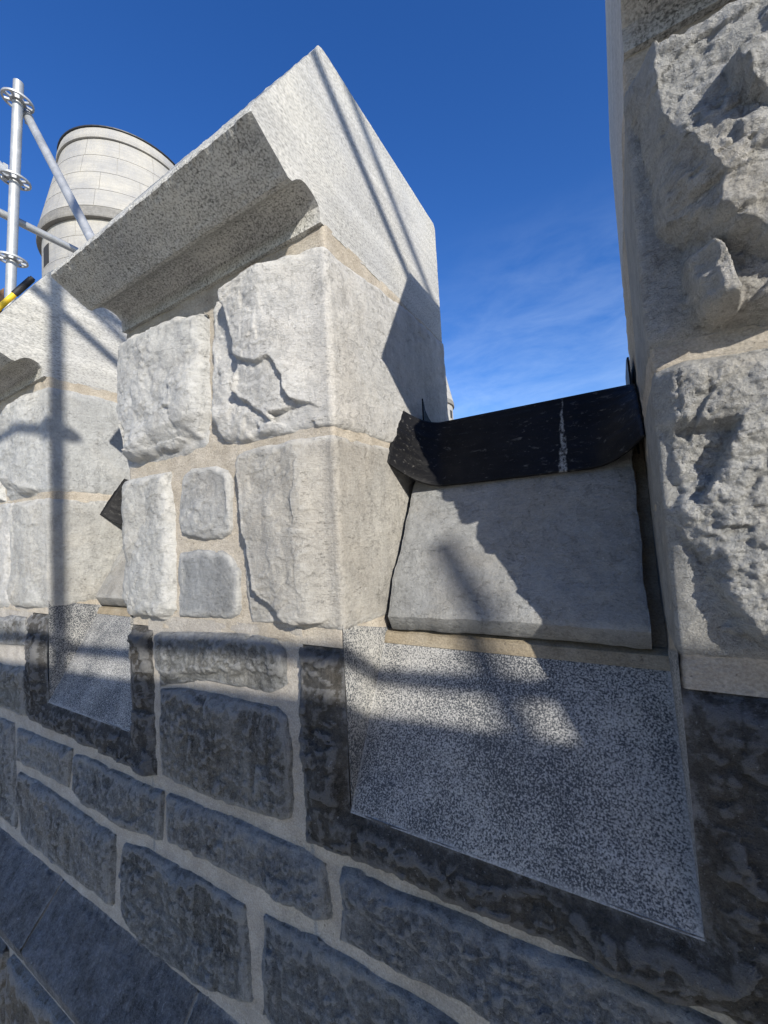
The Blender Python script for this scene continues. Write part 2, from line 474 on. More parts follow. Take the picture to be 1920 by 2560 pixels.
def coons(T, R, Bt, L, res):
    """outline -> grid of (u,h); T,Bt run left to right, L,R are in-between points from top to bottom"""
    Lp = [T[0]] + list(L) + [Bt[0]]; Rp = [T[-1]] + list(R) + [Bt[-1]]
    ln = lambda P: float(np.hypot(*np.diff(np.asarray(P, float), axis=0).T).sum())
    nc = max(6, int(max(ln(T), ln(Bt)) / res) + 1); nr = max(6, int(max(ln(Lp), ln(Rp)) / res) + 1)
    t, b = resample(T, nc), resample(Bt, nc); l, r = resample(Lp, nr), resample(Rp, nr)
    s = np.linspace(0, 1, nc)[None, :, None]; q = np.linspace(0, 1, nr)[:, None, None]
    g = (1 - q) * t[None] + q * b[None] + (1 - s) * l[:, None] + s * r[:, None]
    g -= (1 - q) * (1 - s) * t[0] + (1 - q) * s * t[-1] + q * (1 - s) * b[0] + q * s * b[-1]
    outline = np.vstack([t, r[1:], b[::-1][1:], l[::-1][1:]])
    return g, nr, nc, outline

def seg_dist(P, poly):
    poly = resample(np.vstack([poly, poly[:1]]), max(24, min(90, len(poly) // 3)))
    a, b = poly[:-1], poly[1:]
    best = np.full(len(P), 1e9)
    for p, q in zip(a, b):
        d = q - p; l2 = (d ** 2).sum() + 1e-12
        t = np.clip(((P - p) @ d) / l2, 0, 1)
        best = np.minimum(best, np.hypot(*(P - p - t[:, None] * d).T))
    return best

def box_blur(a, r):
    for ax in (0, 1):
        pad = [(r, r) if k == ax else (0, 0) for k in (0, 1)]
        c = np.cumsum(np.pad(a, pad, mode='edge'), axis=ax)
        c = np.concatenate([np.zeros_like(np.take(c, [0], axis=ax)), c], axis=ax)
        n = a.shape[ax]
        a = (np.take(c, np.arange(n) + 2 * r + 1, axis=ax) - np.take(c, np.arange(n), axis=ax)) / (2 * r + 1)
    return a

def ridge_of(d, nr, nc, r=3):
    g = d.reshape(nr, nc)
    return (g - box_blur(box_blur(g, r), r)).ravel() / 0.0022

def poly_mask(u, h, poly, soft):
    P = np.stack([u, h], 1); q = np.asarray(poly, float)
    ins = np.zeros(len(u), bool); a = q; b = np.roll(q, -1, 0)
    for (x0, y0), (x1, y1) in zip(a, b):
        c = (y0 > h) != (y1 > h)
        ins ^= c & (u < (x1 - x0) * (h - y0) / (y1 - y0 + 1e-12) + x0)
    best = np.full(len(u), 1e9)
    for p, e in zip(a, b):
        dv = e - p; tt = np.clip(((P - p) @ dv) / ((dv ** 2).sum() + 1e-12), 0, 1)
        best = np.minimum(best, np.hypot(*(P - p - tt[:, None] * dv).T))
    return sstep(-soft, soft, np.where(ins, best, -best))

RC = 0.007
def fold(u, h, d, xl, xr):
    """wraps an unrolled face coordinate u round a merlon's front and its two jambs"""
    x = u.copy(); y = -d.copy()
    if xr is not None:
        m = u > xr - RC
        th = np.clip((u[m] - (xr - RC)) / (2 * RC), 0, 1) * (math.pi / 2)
        cx, cy = xr - RC, RC
        xx = cx + (RC + d[m]) * np.sin(th); yy = cy - (RC + d[m]) * np.cos(th)
        ex = np.maximum(0, u[m] - (xr + RC))
        x[m] = xx; y[m] = yy + ex
    if xl is not None:
        m = u < xl + RC
        th = np.clip(((xl + RC) - u[m]) / (2 * RC), 0, 1) * (math.pi / 2)
        cx, cy = xl + RC, RC
        xx = cx - (RC + d[m]) * np.sin(th); yy = cy - (RC + d[m]) * np.cos(th)
        ex = np.maximum(0, (xl - RC) - u[m])
        x[m] = xx; y[m] = yy + ex
    return np.stack([x, y, h], 1)

def facets(q, size, seed, slope, relz=0.25):
    """height made of many flat flakes: upper envelope of randomly tilted planes, one per jittered cell (unit: metres)"""
    g = q[:, :2] / size
    i0 = np.floor(g).astype(np.int64)
    best = np.full(len(g), -1e9)
    z = np.full(len(g), seed, dtype=np.int64)
    for dx in (-1, 0, 1):
        for dy in (-1, 0, 1):
            i, j = i0[:, 0] + dx, i0[:, 1] + dy
            px = i + _hash(i, j, z, 1); py = j + _hash(i, j, z, 2)
            ax = (_hash(i, j, z, 3) - 0.5) * 2 * slope; ay = (_hash(i, j, z, 4) - 0.5) * 2 * slope
            ex, ey = g[:, 0] - px, g[:, 1] - py
            hgt = ax * ex + ay * ey - 0.55 * slope * (ex * ex + ey * ey) + relz * slope * (_hash(i, j, z, 5) - 0.5)
            best = np.maximum(best, hgt)
    return best * size

def relief(u, h, seed, rough, ledge, grain):
    """broken-rock relief: soft swells, flat flakes, stepped ledges and fine grain (metres)"""
    p = np.stack([u, h, np.full_like(u, seed * 1.7)], 1)
    warp = np.stack([fbm(p, 8, 4, seed + 5), fbm(p, 8, 4, seed + 9), 0 * u], 1)
    q = p + warp * 0.030
    d = rough * 0.65 * fbm(q, 4.0, 3, seed)
    d += rough * 0.9 * (facets(q, 0.10, seed, 0.50) / 0.10 * 2.2)
    d += rough * 0.42 * (facets(p + warp * 0.012, 0.036, seed + 3, 0.55) / 0.036 * 2.0) * (0.45 + 0.55 * vnoise(p * 7, seed + 6))
    s = (fbm(q * np.array([1.0, 1.7, 1]), 5, 5, seed + 77, 0.55) + 1) * 3.2
    fl = np.floor(s); fr = s - fl
    d += ledge * (fl + sstep(0.80, 0.92, fr) - 3.2)
    d += grain * 1.2 * (facets(p + warp * 0.006, 0.014, seed + 8, 0.6) / 0.014 * 1.5) * (0.55 + 0.45 * vnoise(p * 9, seed + 2))
    d += grain * 0.8 * fbm(p, 60, 4, seed + 21, 0.65)
    return d

def stone(name, parent, data, mat, color, seed, xl=None, xr=None, res=0.0042, bulge=0.02, pw=0.009, rough=0.008, ledge=0.003,
          grain=0.0024, flat=None, cuts=(), steps=(), y0=0.0, label=None, sculpt=None, jag=0.010, bmap=None):
    g, nr, nc, outline = coons(data['T'], data['R'], data['B'], data['L'], res)
    P = g.reshape(-1, 2)
    u, h = P[:, 0].copy(), P[:, 1].copy()
    p3 = np.stack([u, h, np.full_like(u, seed)], 1)
    e = seg_dist(P, outline)
    en = np.maximum(0, e + jag * fbm(p3, 28, 4, seed + 11) * sstep(0, 0.008, e))
    env = 1 - np.exp(-en / pw)
    bl = bulge if bmap is None else bulge * bmap(u, h)
    d = -0.004 + (bl + 0.004) * env
    amp = sstep(0.0, 0.035, en)
    if flat is not None: amp = amp * flat(u, h)
    wu = u + 0.02 * fbm(p3, 9, 4, seed + 61); wh = h + 0.02 * fbm(p3, 9, 4, seed + 62)
    d = d + amp * relief(u, h, seed, rough, ledge, grain)
    for (cu, ch, du, dh, sl, mx) in cuts:        # planar flake struck off: everything beyond a line falls away at a slope
        n = math.hypot(du, dh)
        t = ((wu - cu) * du + (wh - ch) * dh) / n
        d = d - np.minimum(np.maximum(0, t) * sl, mx)
    if sculpt is not None: d = d + sculpt(wu, wh, u, h) * sstep(-0.002, 0.003, en)
    d = np.maximum(d, -0.004 + np.minimum(bl + 0.004, 0.012 + 0.007 * fbm(p3, 16, 4, seed)) * env)
    V = fold(u, h, d, xl, xr)
    V[:, 1] += y0
    gain = 1.24 if mat in (M_rock, M_grain) else 1.80 * (0.80 + 0.38 * random.Random(seed * 7).random())
    color = tuple(c * gain for c in color)
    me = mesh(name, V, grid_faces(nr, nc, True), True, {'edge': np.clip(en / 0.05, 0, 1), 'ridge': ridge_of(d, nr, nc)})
    o = link(name, me, parent, [mat], color)
    if label: o['label'] = label
    return o

def mortar_sheet(name, parent, u0, u1, h0, h1, mat, seed, xl=None, xr=None, res=0.009, y0=0.0, holes=()):
    nu = int((u1 - u0) / res) + 1; nh = int((h1 - h0) / res) + 1
    us = np.linspace(u0, u1, nu); hs = np.linspace(h0, h1, nh)
    for a, b, c, dd in holes:
        us = np.unique(np.r_[us, [a, b]]); hs = np.unique(np.r_[hs, [c, dd]])
    U, H = np.meshgrid(us, hs); u, h = U.ravel(), H.ravel()
    p = np.stack([u, h, np.full_like(u, seed)], 1)
    d = 0.0036 * fbm(p, 12, 5, seed) + 0.0028 * fbm(p * np.array([0.5, 3, 1]), 30, 3, seed + 4)
    V = fold(u, h, d, xl, xr); V[:, 1] += y0
    F = grid_faces(len(hs), len(us))
    if holes:
        c = P = np.stack([u, h], 1)[F].mean(1)
        keep = np.ones(len(F), bool)
        for a, b, c0, c1 in holes:
            keep &= ~((c[:, 0] > a) & (c[:, 0] < b) & (c[:, 1] > c0) & (c[:, 1] < c1))
        F = F[keep]
    me = mesh(name, V, F, True, {'edge': np.ones(len(V))})
    return link(name, me, parent, [mat])

# stone outlines on the unrolled wall face, metres
S = {
    'S1': dict(T=[(-0.91417, 0.829548), (-0.751547, 0.820989), (-0.584732, 0.812949), (-0.454763, 0.782055)], R=[(-0.460004, 0.622727), (-0.464013, 0.478422)], B=[(-0.858981, 0.354714), (-0.793896, 0.356998), (-0.625821, 0.354997), (-0.567085, 0.358035), (-0.474746, 0.372158)], L=[]),
    'S2': dict(T=[(-0.413236, 0.810501), (-0.226507, 0.823987), (-0.0529119, 0.831052), (0.0266725, 0.808171), (0.41227, 0.859983), (0.806963, 0.87126)], R=[], B=[(-0.38356, 0.35413), (-0.276218, 0.350002), (-0.176008, 0.349), (-0.0553176, 0.349997), (0.020703, 0.343995), (0.809036, 0.354115)], L=[(-0.423925, 0.765369), (-0.434975, 0.611675), (-0.446099, 0.470088), (-0.422933, 0.389003)]),
    'S3': dict(T=[(-0.944981, 0.319862), (-0.80696, 0.322002), (-0.675956, 0.318806)], R=[(-0.660003, 0.180542), (-0.658999, -0.00023757), (-0.667278, -0.142031)], B=[(-0.946021, -0.174857), (-0.859848, -0.167023), (-0.717537, -0.175155)], L=[]),
    'S4': dict(T=[(-0.601264, 0.300596), (-0.55294, 0.314082), (-0.44395, 0.306884), (-0.390924, 0.285241)], R=[(-0.370864, 0.253382), (-0.378102, 0.113803)], B=[(-0.615761, 0.103374), (-0.508949, 0.0820116), (-0.42956, 0.0809805), (-0.386442, 0.0957313)], L=[(-0.614691, 0.273743), (-0.629121, 0.176854)]),
    'S5': dict(T=[(-0.633927, 0.0492522), (-0.546131, 0.0580318), (-0.43074, 0.0498625), (-0.392783, 0.0325109)], R=[(-0.350785, -0.00948748), (-0.357144, -0.120782)], B=[(-0.643924, -0.159157), (-0.519807, -0.156998), (-0.399768, -0.153946), (-0.36768, -0.137902)], L=[(-0.645005, -0.0294066)]),
    'S6': dict(T=[(-0.330675, 0.323217), (-0.292995, 0.33201), (-0.184958, 0.331), (-0.0688126, 0.331), (0.0270066, 0.327008), (0.459586, 0.344393)], R=[], B=[(-0.31786, -0.158358), (-0.211879, -0.153005), (-0.0853668, -0.155994), (-0.0161, -0.160009), (0.0120504, -0.159004), (0.428458, -0.16921)], L=[(-0.335992, 0.208378), (-0.340008, 0.101968), (-0.33298, -0.0546376), (-0.325889, -0.127581)]),
    'B2': dict(T=[(-0.762287, -0.21273), (-0.608224, -0.201507), (-0.338006, -0.186495), (-0.221617, -0.192567)], R=[(-0.1895, -0.220402), (-0.1895, -0.310921)], B=[(-0.7675, -0.397605), (-0.727198, -0.38641), (-0.510677, -0.344502), (-0.371998, -0.3455), (-0.254235, -0.344494), (-0.213334, -0.326088)], L=[(-0.7675, -0.289882)]),
    'B3': dict(T=[(-0.761384, -0.397942), (-0.616272, -0.377504), (-0.418027, -0.3745), (-0.23338, -0.3745), (-0.189922, -0.390399)], R=[(-0.179489, -0.446738), (-0.185516, -0.623521)], B=[(-0.762409, -0.684473), (-0.508906, -0.686501), (-0.346752, -0.676491), (-0.234216, -0.667448), (-0.193083, -0.651628)], L=[(-0.766502, -0.529979)]),
    'K0': dict(T=[(-2.7035, -0.741526), (-2.17304, -0.7375), (-1.98585, -0.734448)], R=[(-1.9635, -0.950778), (-1.95748, -1.20472)], B=[(-2.7035, -1.21852), (-2.17793, -1.2155), (-2.0212, -1.21051), (-1.9639, -1.21884)], L=[]),
    'K1': dict(T=[(-1.93869, -0.746626), (-1.6461, -0.736501), (-1.39271, -0.730396)], R=[(-1.41058, -0.819751)], B=[(-1.93031, -0.901557), (-1.69094, -0.8975), (-1.42823, -0.893458)], L=[]),
    'K2': dict(T=[(-1.37615, -0.749118), (-1.30638, -0.733497), (-0.998011, -0.7355), (-0.761212, -0.732451)], R=[(-0.766515, -0.80033)], B=[(-1.36184, -0.882606), (-1.27874, -0.917485), (-1.00481, -0.923505), (-0.776824, -0.893107)], L=[(-1.38457, -0.812323)]),
    'K3': dict(T=[(-0.73714, -0.728708), (-0.676208, -0.724506), (-0.436053, -0.712498), (-0.230042, -0.716499), (-0.160806, -0.713488), (-0.086934, -0.724933)], R=[(-0.0775315, -0.785527), (-0.0714248, -0.837434)], B=[(-0.732016, -0.877564), (-0.537963, -0.8735), (-0.276879, -0.8735), (-0.122331, -0.862808), (-0.122947, -0.868295), (-0.0783396, -0.855874)], L=[(-0.74453, -0.792051)]),
    'K4': dict(T=[(-0.041307, -0.71084), (0.0169235, -0.704488), (0.109044, -0.710495), (0.284915, -0.703501), (0.395787, -0.702502), (0.510817, -0.689498), (1.3535, -0.696529)], R=[], B=[(-0.0527276, -0.889415), (0.0380518, -0.891502), (0.190188, -0.883495), (0.334954, -0.875508), (1.3535, -0.958798)], L=[(-0.0464929, -0.792777)]),
    'L1': dict(T=[(-1.92622, -0.94665), (-1.73501, -0.937496), (-1.34685, -0.954503), (-1.0664, -0.96564)], R=[(-1.06951, -1.07125), (-1.08566, -1.20961)], B=[(-1.90171, -1.22135), (-1.59602, -1.2385), (-1.40783, -1.2305), (-1.25492, -1.2225), (-1.09956, -1.22351)], L=[(-1.93854, -1.08732)]),
    'L2': dict(T=[(-1.00995, -0.973044), (-0.874413, -0.94451), (-0.591032, -0.9365), (-0.381804, -0.938531)], R=[(-0.371506, -1.05077), (-0.366457, -1.18103)], B=[(-0.964241, -1.23828), (-0.850352, -1.27154), (-0.605475, -1.25047), (-0.417071, -1.20938), (-0.376786, -1.19595)], L=[(-1.03552, -1.09271), (-1.0304, -1.20727)]),
    'L3': dict(T=[(-0.308267, -0.928781), (-0.116446, -0.911436), (-0.0973058, -0.919495), (0.0349689, -0.9185), (0.23025, -0.916497), (0.7535, -0.996997)], R=[], B=[(-0.321562, -1.18805), (-0.200888, -1.2535), (0.4, -1.2535), (0.7535, -1.2535)], L=[(-0.317496, -1.05082)]),
    'T1': dict(T=[(-2.05406, 0.772913), (-1.92875, 0.80886), (-1.72118, 0.832036), (-1.59729, 0.823045), (-1.51762, 0.834), (-1.40097, 0.834), (-1.25803, 0.833), (-0.841, 0.839133)], R=[], B=[(-2.03988, 0.335048), (-1.74477, 0.332998), (-1.55264, 0.344006), (-1.46622, 0.345993), (-1.31446, 0.33501), (-0.841, 0.320724)], L=[(-2.12266, 0.693591), (-2.08677, 0.505961)]),
    'T0': dict(T=[(-2.809, 0.839314), (-2.15476, 0.816894), (-2.10918, 0.781173)], R=[(-2.15839, 0.699514), (-2.12326, 0.553157)], B=[(-2.809, 0.320757), (-2.16193, 0.337999), (-2.0684, 0.336858)], L=[]),
    'T2': dict(T=[(-1.95138, 0.325931), (-1.82187, 0.327001), (-1.55352, 0.316988), (-1.46689, 0.311014), (-1.33404, 0.317008), (-0.841, 0.298672)], R=[], B=[(-1.96038, -0.179905), (-1.78689, -0.183003), (-1.60097, -0.175007), (-1.51764, -0.178019), (-1.45754, -0.171007), (-0.841, -0.179119)], L=[(-1.97389, 0.0158029), (-2.0098, -0.0898561)]),
    'T3': dict(T=[(-2.809, 0.293401), (-2.16221, 0.338007), (-1.96653, 0.333776)], R=[(-2.02095, -0.0173625), (-2.00975, -0.169093)], B=[(-2.809, -0.17872), (-2.16788, -0.199008), (-2.02871, -0.190761)], L=[]),
    'T4': dict(T=[(-2.4535, -0.211172), (-2.12713, -0.240474), (-2.00726, -0.220495), (-1.83171, -0.223557)], R=[(-1.8275, -0.289917)], B=[(-2.4535, -0.363323), (-2.14196, -0.379507), (-2.00874, -0.36949), (-1.82855, -0.356256)], L=[]),
    'T5': dict(T=[(-2.4535, -0.41575), (-2.14279, -0.476474), (-1.8228, -0.452171)], R=[(-1.84148, -0.562187)], B=[(-2.4535, -0.602677), (-2.15952, -0.682487), (-1.9138, -0.689507), (-1.83431, -0.678002)], L=[]),
    'U1': dict(T=[(0.654952, 0.817829), (0.718826, 0.806), (0.785925, 0.806), (0.846004, 0.807001), (1.309, 0.798843)], R=[], B=[(0.657043, 0.345349), (0.723051, 0.349981), (0.756229, 0.34803), (0.809941, 0.341949), (1.309, 0.391855)], L=[]),
    'U2': dict(T=[(0.662033, 0.314425), (0.706555, 0.323082), (0.760519, 0.317991), (0.806758, 0.317007), (1.309, 0.354701)], R=[], B=[(0.659957, -0.156722), (0.69693, -0.153878), (0.725525, -0.143393), (0.768707, -0.153949), (1.309, -0.179435)], L=[]),
}

# ------------------------------------------------------------------ ground and parapet wall
def ground():
    V = [(-600, -600, -9.0), (600, -600, -9.0), (600, 600, -9.0), (-600, 600, -9.0)]
    o = link('ground', mesh('ground', V, [(0, 1, 2, 3)], False), None, [M_ground])
    tag(o, kind='structure')
ground()

MERLON_W, GAP = 0.936, 0.664
H_CAP, H_TOP = 0.869, 1.39

wall = empty('parapet_wall', (0, 0.4, -9.0), 'grey rough stone wall in courses with wide mortar joints carrying the merlons', 'wall')

core = MB()
core.box(-3.3, 2.4, 0.06, 0.8, -1.9, -0.60)
core.box(-3.3, 2.4, 0.26, 0.79, -0.60, -0.25)
core.box(-1.6, -0.936, 0.30, 0.79, -0.25, -0.20)
core.box(0.0, 0.664, 0.30, 0.79, -0.25, -0.20)
core.box(-3.3, 2.4, -0.10, 0.81, -9.0, -1.9)
core.build('wall_core', M_mortar_low, wall)

CH_R = (0.002, 0.662, -0.572); CH_L = (-1.598, -0.938, -0.572)
mortar_sheet('mortar', wall, -2.75, 1.4, -1.275, -0.166, M_mortar_low, 5, res=0.010,
             holes=[(-0.13, 0.84, -0.66, -0.16), (-1.77, -0.83, -0.66, -0.16)])

def embrasure_block(xo0, xo1, hb, ht, chute, seed, color, label):
    c0, c1, cb = chute
    res = 0.0042
    us = np.unique(np.r_[np.linspace(xo0, c0, int((c0 - xo0) / res)), np.linspace(c0, c1, int((c1 - c0) / res)), np.linspace(c1, xo1, int((xo1 - c1) / res))])
    hs = np.unique(np.r_[np.linspace(hb, cb, int((cb - hb) / res)), np.linspace(cb, ht, int((ht - cb) / res))])
    U, H = np.meshgrid(us, hs); u, h = U.ravel(), H.ravel()
    p3 = np.stack([u, h, np.full_like(u, seed)], 1)
    e_out = np.minimum(np.minimum(u - xo0, xo1 - u), np.minimum(h - hb, (ht - h) * 0.8))
    e_out = np.maximum(0, e_out + (0.010 * fbm(p3, 18, 4, seed) - 0.002) * sstep(0, 0.01, e_out))
    dx = np.maximum(np.maximum(c0 - u, u - c1), 0); dh = np.maximum(cb - h, 0)
    e_ch = np.hypot(dx, dh)
    d = -0.014 + 0.030 * (1 - np.exp(-e_out / 0.014))
    env = sstep(0.0, 0.03, e_out) * (0.12 + 0.88 * sstep(0.004, 0.05, e_ch))
    d = d * (0.35 + 0.65 * sstep(0.0, 0.04, e_ch)) + env * (relief(u, h, seed, 0.024, 0.006, 0.007) + 0.008)
    V = fold(u, h, d, None, None)
    F = grid_faces(len(hs), len(us))
    c = np.stack([u, h], 1)[F].mean(1)
    F = F[~((c[:, 0] > c0) & (c[:, 0] < c1) & (c[:, 1] > cb))]
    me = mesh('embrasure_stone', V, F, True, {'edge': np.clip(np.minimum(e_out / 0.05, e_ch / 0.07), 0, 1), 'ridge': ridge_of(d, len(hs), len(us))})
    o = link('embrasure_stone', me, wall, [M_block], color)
    o['label'] = label
    # sloped, bush-hammered floor of the embrasure with its two cheeks
    nx, ny = 70, 46
    X, T = np.meshgrid(np.linspace(c0, c1, nx), np.linspace(0, 1, ny)); x, t = X.ravel(), T.ravel()
    q = np.stack([x, t, np.full_like(x, seed)], 1)
    w = 0.012 * fbm(q, 12, 3, seed) * 0.12
    y = -0.009 + 0.201 * t; z = cb - 0.004 + 0.349 * t
    V1 = np.stack([x, y - 0.875 * w, z + 0.48 * w], 1)
    F1 = grid_faces(ny, nx)
    ed = np.minimum(np.minimum(x - c0, c1 - x) / 0.03, t * 0.345 / 0.035)
    VV, FF, E = [V1], [F1], [ed]
    b = len(V1)
    for xx, fl in ((c0, False), (c1, True)):
        tt = np.linspace(0, 1, ny); ss = np.linspace(0, 1.3, 24)
        S2, T2 = np.meshgrid(ss, tt); s2, t2 = S2.ravel(), T2.ravel()
        y2 = -0.004 + (0.008 + 0.19 * t2) * s2; z2 = cb + 0.345 * t2 + t2 * (0.05 * np.maximum(0, 1 - s2) + 0.035)
        VV.append(np.stack([np.full_like(y2, xx), y2, z2], 1)); FF.append(grid_faces(ny, 24, fl) + b); E.append(np.full_like(y2, 0.9))
        b += len(y2)
    me = mesh('tooled_slope', np.vstack(VV), np.vstack(FF), True, {'edge': np.clip(np.concatenate(E), 0, 1)})
    link('tooled_slope', me, o, [M_bush])

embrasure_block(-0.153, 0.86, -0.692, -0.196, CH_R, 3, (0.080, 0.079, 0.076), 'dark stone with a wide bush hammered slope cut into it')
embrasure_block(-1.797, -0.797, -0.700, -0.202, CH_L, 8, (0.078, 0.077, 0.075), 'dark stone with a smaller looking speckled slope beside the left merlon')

LIGHT, MID, DARK, BLUE, BROWN = (0.34, 0.335, 0.315), (0.25, 0.25, 0.235), (0.130, 0.132, 0.130), (0.105, 0.115, 0.13), (0.10, 0.093, 0.08)
S['R2'] = dict(T=[(0.90, -0.20), (1.38, -0.19)], R=[], B=[(0.90, -0.38), (1.38, -0.385)], L=[])
S['R3'] = dict(T=[(0.90, -0.41), (1.38, -0.405)], R=[], B=[(0.90, -0.66), (1.38, -0.665)], L=[])
for key, color, seed, kw in (
        ('B2', (0.115, 0.117, 0.113), 21, dict(bulge=0.026, rough=0.016, cuts=[(-0.5, -0.30, 0.1, -1, 0.8, 0.02)])),
        ('B3', (0.131, 0.131, 0.125), 22, dict(bulge=0.015, rough=0.016, ledge=0.004)),
        ('K0', DARK, 23, {}), ('K1', DARK, 24, {}), ('K2', (0.115, 0.121, 0.125), 25, {}),
        ('K3', (0.131, 0.135, 0.138), 26, dict(rough=0.020)), ('K4', (0.106, 0.115, 0.128), 27, dict(bulge=0.02, rough=0.018, cuts=[(0.16, -0.80, -0.35, -1, 0.5, 0.018)])),
        ('L1', (0.125, 0.125, 0.121), 28, dict(rough=0.020)), ('L2', (0.125, 0.130, 0.131), 29, dict(rough=0.020)), ('L3', (0.106, 0.115, 0.125), 30, {}),
        ('R2', (0.15, 0.152, 0.148), 33, {}), ('R3', DARK, 34, {}), ('T4', DARK, 31, {}), ('T5', (0.163, 0.163, 0.150), 32, {})):
    a = dict(bulge=0.015, rough=0.018, ledge=0.0045, grain=0.0075, pw=0.005, jag=0.011); a.update(kw)
    stone('stone', wall, S[key], M_dark, color, seed, **a)

# projecting string course: smooth sloped stones with a thin joint, rough stones below its nose
for i, (x0, x1) in enumerate(((-2.75, -1.506), (-1.494, -0.62), (-0.608, 0.5), (0.512, 1.4))):
    nx = int((x1 - x0) / 0.012); ny = 22
    X, T = np.meshgrid(np.linspace(x0, x1, nx), np.linspace(0, 1, ny)); x, t = X.ravel(), T.ravel()
    p = np.stack([x, t, np.full_like(x, i)], 1)
    w = 0.003 * fbm(p, 9, 4, 50 + i)
    r = np.minimum(np.minimum(x - x0, x1 - x), 0.02) / 0.02
    w += 0.006 * np.sqrt(np.clip(r, 0, 1)) - 0.006
    y = 0.004 - 0.147 * np.minimum(t / 0.86, 1); z = -1.272 - 0.165 * np.minimum(t / 0.86, 1) - 0.05 * np.maximum(0, t - 0.86) / 0.14
    y = y + 0.012 * np.maximum(0, t - 0.86) / 0.14
    w = w + 0.0035 * relief(x, -1.3 - 0.2 * t, 90 + i, 0.3, 0.1, 0.3)
    V = np.stack([x, y - 0.74 * w, z + 0.66 * w + 0.008 * fbm(p, 20, 3, 71) * (t < 0.12)], 1)
    link('string_course_stone', mesh('string_course_stone', V, grid_faces(ny, nx, True), True, {'edge': np.clip(np.minimum(r * 0.6 + 0.1, 0.05 + 3.0 * t), 0, 1)}), wall, [M_dark], (0.20, 0.205, 0.215))
sc = MB(); sc.prism([(0.003, -1.29), (-0.128, -1.446), (-0.128, -1.9), (0.3, -1.9), (0.3, -1.29)], -2.76, 1.41)
sc.build('string_course_core', M_mortar_low, wall)
for i, (x0, x1, z0, z1) in enumerate(((-2.7, -1.64, -1.50, -1.88), (-1.60, -0.9, -1.50, -1.88), (-0.86, 0.1, -1.50, -1.88), (0.14, 1.3, -1.50, -1.88))):
    stone('stone', wall, dict(T=[(x0, z0), (x1, z0)], R=[], B=[(x0, z1), (x1, z1)], L=[]), M_dark, (0.12, 0.108, 0.088), 60 + i, y0=-0.132, bulge=0.03, rough=0.016, res=0.006)

# ------------------------------------------------------------------ merlons
PROFILE = [(0.0, H_CAP), (-0.012, H_CAP), (-0.017, 0.908), (-0.030, 0.922), (-0.046, 0.930), (-0.064, 0.9335), (-0.080, 0.931), (-0.095, 0.920), (-0.112, 0.904), (-0.124, 0.903),
           (-0.180, 0.936), (-0.231, 0.966), (-0.229, 0.977), (-0.077, 1.224), (-0.020, 1.318), (0.018, 1.380), (0.030, 1.389), (0.780, 1.389), (0.797, 1.374), (0.797, H_CAP)]

def coping(parent, xl, xr, seed, label):
    P = np.asarray(PROFILE)
    Q = []
    for a, b in zip(P, np.vstack([P[1:], P[:1]])):
        n = max(1, int(np.hypot(*(b - a)) / 0.010))
        Q += [a + (b - a) * k / n for k in range(n)]
    Q = np.asarray(Q)
    nxt, prv = np.roll(Q, -1, 0), np.roll(Q, 1, 0)
    tg = nxt - prv; nrm = np.stack([tg[:, 1], -tg[:, 0]], 1); nrm /= np.linalg.norm(nrm, axis=1)[:, None]
    if ((Q + nrm * 0.01)[:, 0].min() > Q[:, 0].min()): nrm = -nrm
    nx = int((xr - xl) / 0.009) + 1; npnt = len(Q)
    xs = np.linspace(xl, xr, nx)
    x = np.repeat(xs, npnt); y = np.tile(Q[:, 0], nx); z = np.tile(Q[:, 1], nx)
    ny_, nz_ = np.tile(nrm[:, 0], nx), np.tile(nrm[:, 1], nx)
    p = np.stack([x, y, z], 1)
    nose = np.exp(-((y + 0.229) ** 2 + (z - 0.97) ** 2) / 0.02 ** 2) + np.exp(-((y - 0.02) ** 2 + (z - 1.385) ** 2) / 0.025 ** 2)
    bed = (np.abs(z - H_CAP) < 0.04)
    d = 0.0016 * fbm(p, 14, 4, seed) + (0.0014 + 0.0040 * nose) * fbm(p, 70, 3, seed + 4) - 0.010 * nose * np.maximum(0, fbm(p, 22, 4, seed + 7) - 0.1)
    d += bed * 0.004 * fbm(p, 30, 3, seed + 9)
    V = np.stack([x, y + d * ny_, z + d * nz_], 1)
    i = np.arange(nx - 1)[:, None] * npnt; j = np.arange(npnt)[None, :]; jn = (j + 1) % npnt
    F = np.stack([(i + j).ravel(), (i + npnt + j).ravel(), (i + npnt + jn).ravel(), (i + jn).ravel()], 1)
    edge = np.clip(np.minimum(x - xl, xr - x) / 0.09, 0, 1)
    edge = np.minimum(edge, 1 - 0.8 * np.clip(nose, 0, 1))
    me = mesh('coping', V, F, False, {'edge': edge})
    c = link('coping', me, parent, [M_sawn])
    c['label'] = label
    for k, name in ((0, 'coping_end'), (nx - 1, 'coping_end')):
        L = V[k * npnt:(k + 1) * npnt]
        ng = tuple(range(npnt)); VV = L; Fq = [ng if k else ng[::-1]]; ed = [np.ones(npnt)]
        m2 = mesh(name, VV, Fq, False, {'edge': np.concatenate(ed)})
        link(name, m2, c, [M_end])

M_end = mat_tooled('sawn_end', (0.22, 0.22, 0.208), (0.49, 0.483, 0.455), 220, 0.30, 0.57, 0.0020, 0.16, grain=(0.45, 0.45, 1.2))

def merlon_body(parent, xl, xr, seed):
    b = MB(); b.box(xl + 0.02, xr - 0.02, 0.02, 0.78, -0.20, H_CAP + 0.004)
    b.build('core', M_mortar, parent)
    mortar_sheet('mortar', parent, xl - 0.78, xr + 0.78, -0.20, H_CAP + 0.006, M_mortar, seed, xl=xl, xr=xr)

def dmask(pts):                                   # piecewise-linear helper for sculpted steps
    a = np.asarray(pts, float)
    return lambda v: np.interp(v, a[:, 0], a[:, 1])

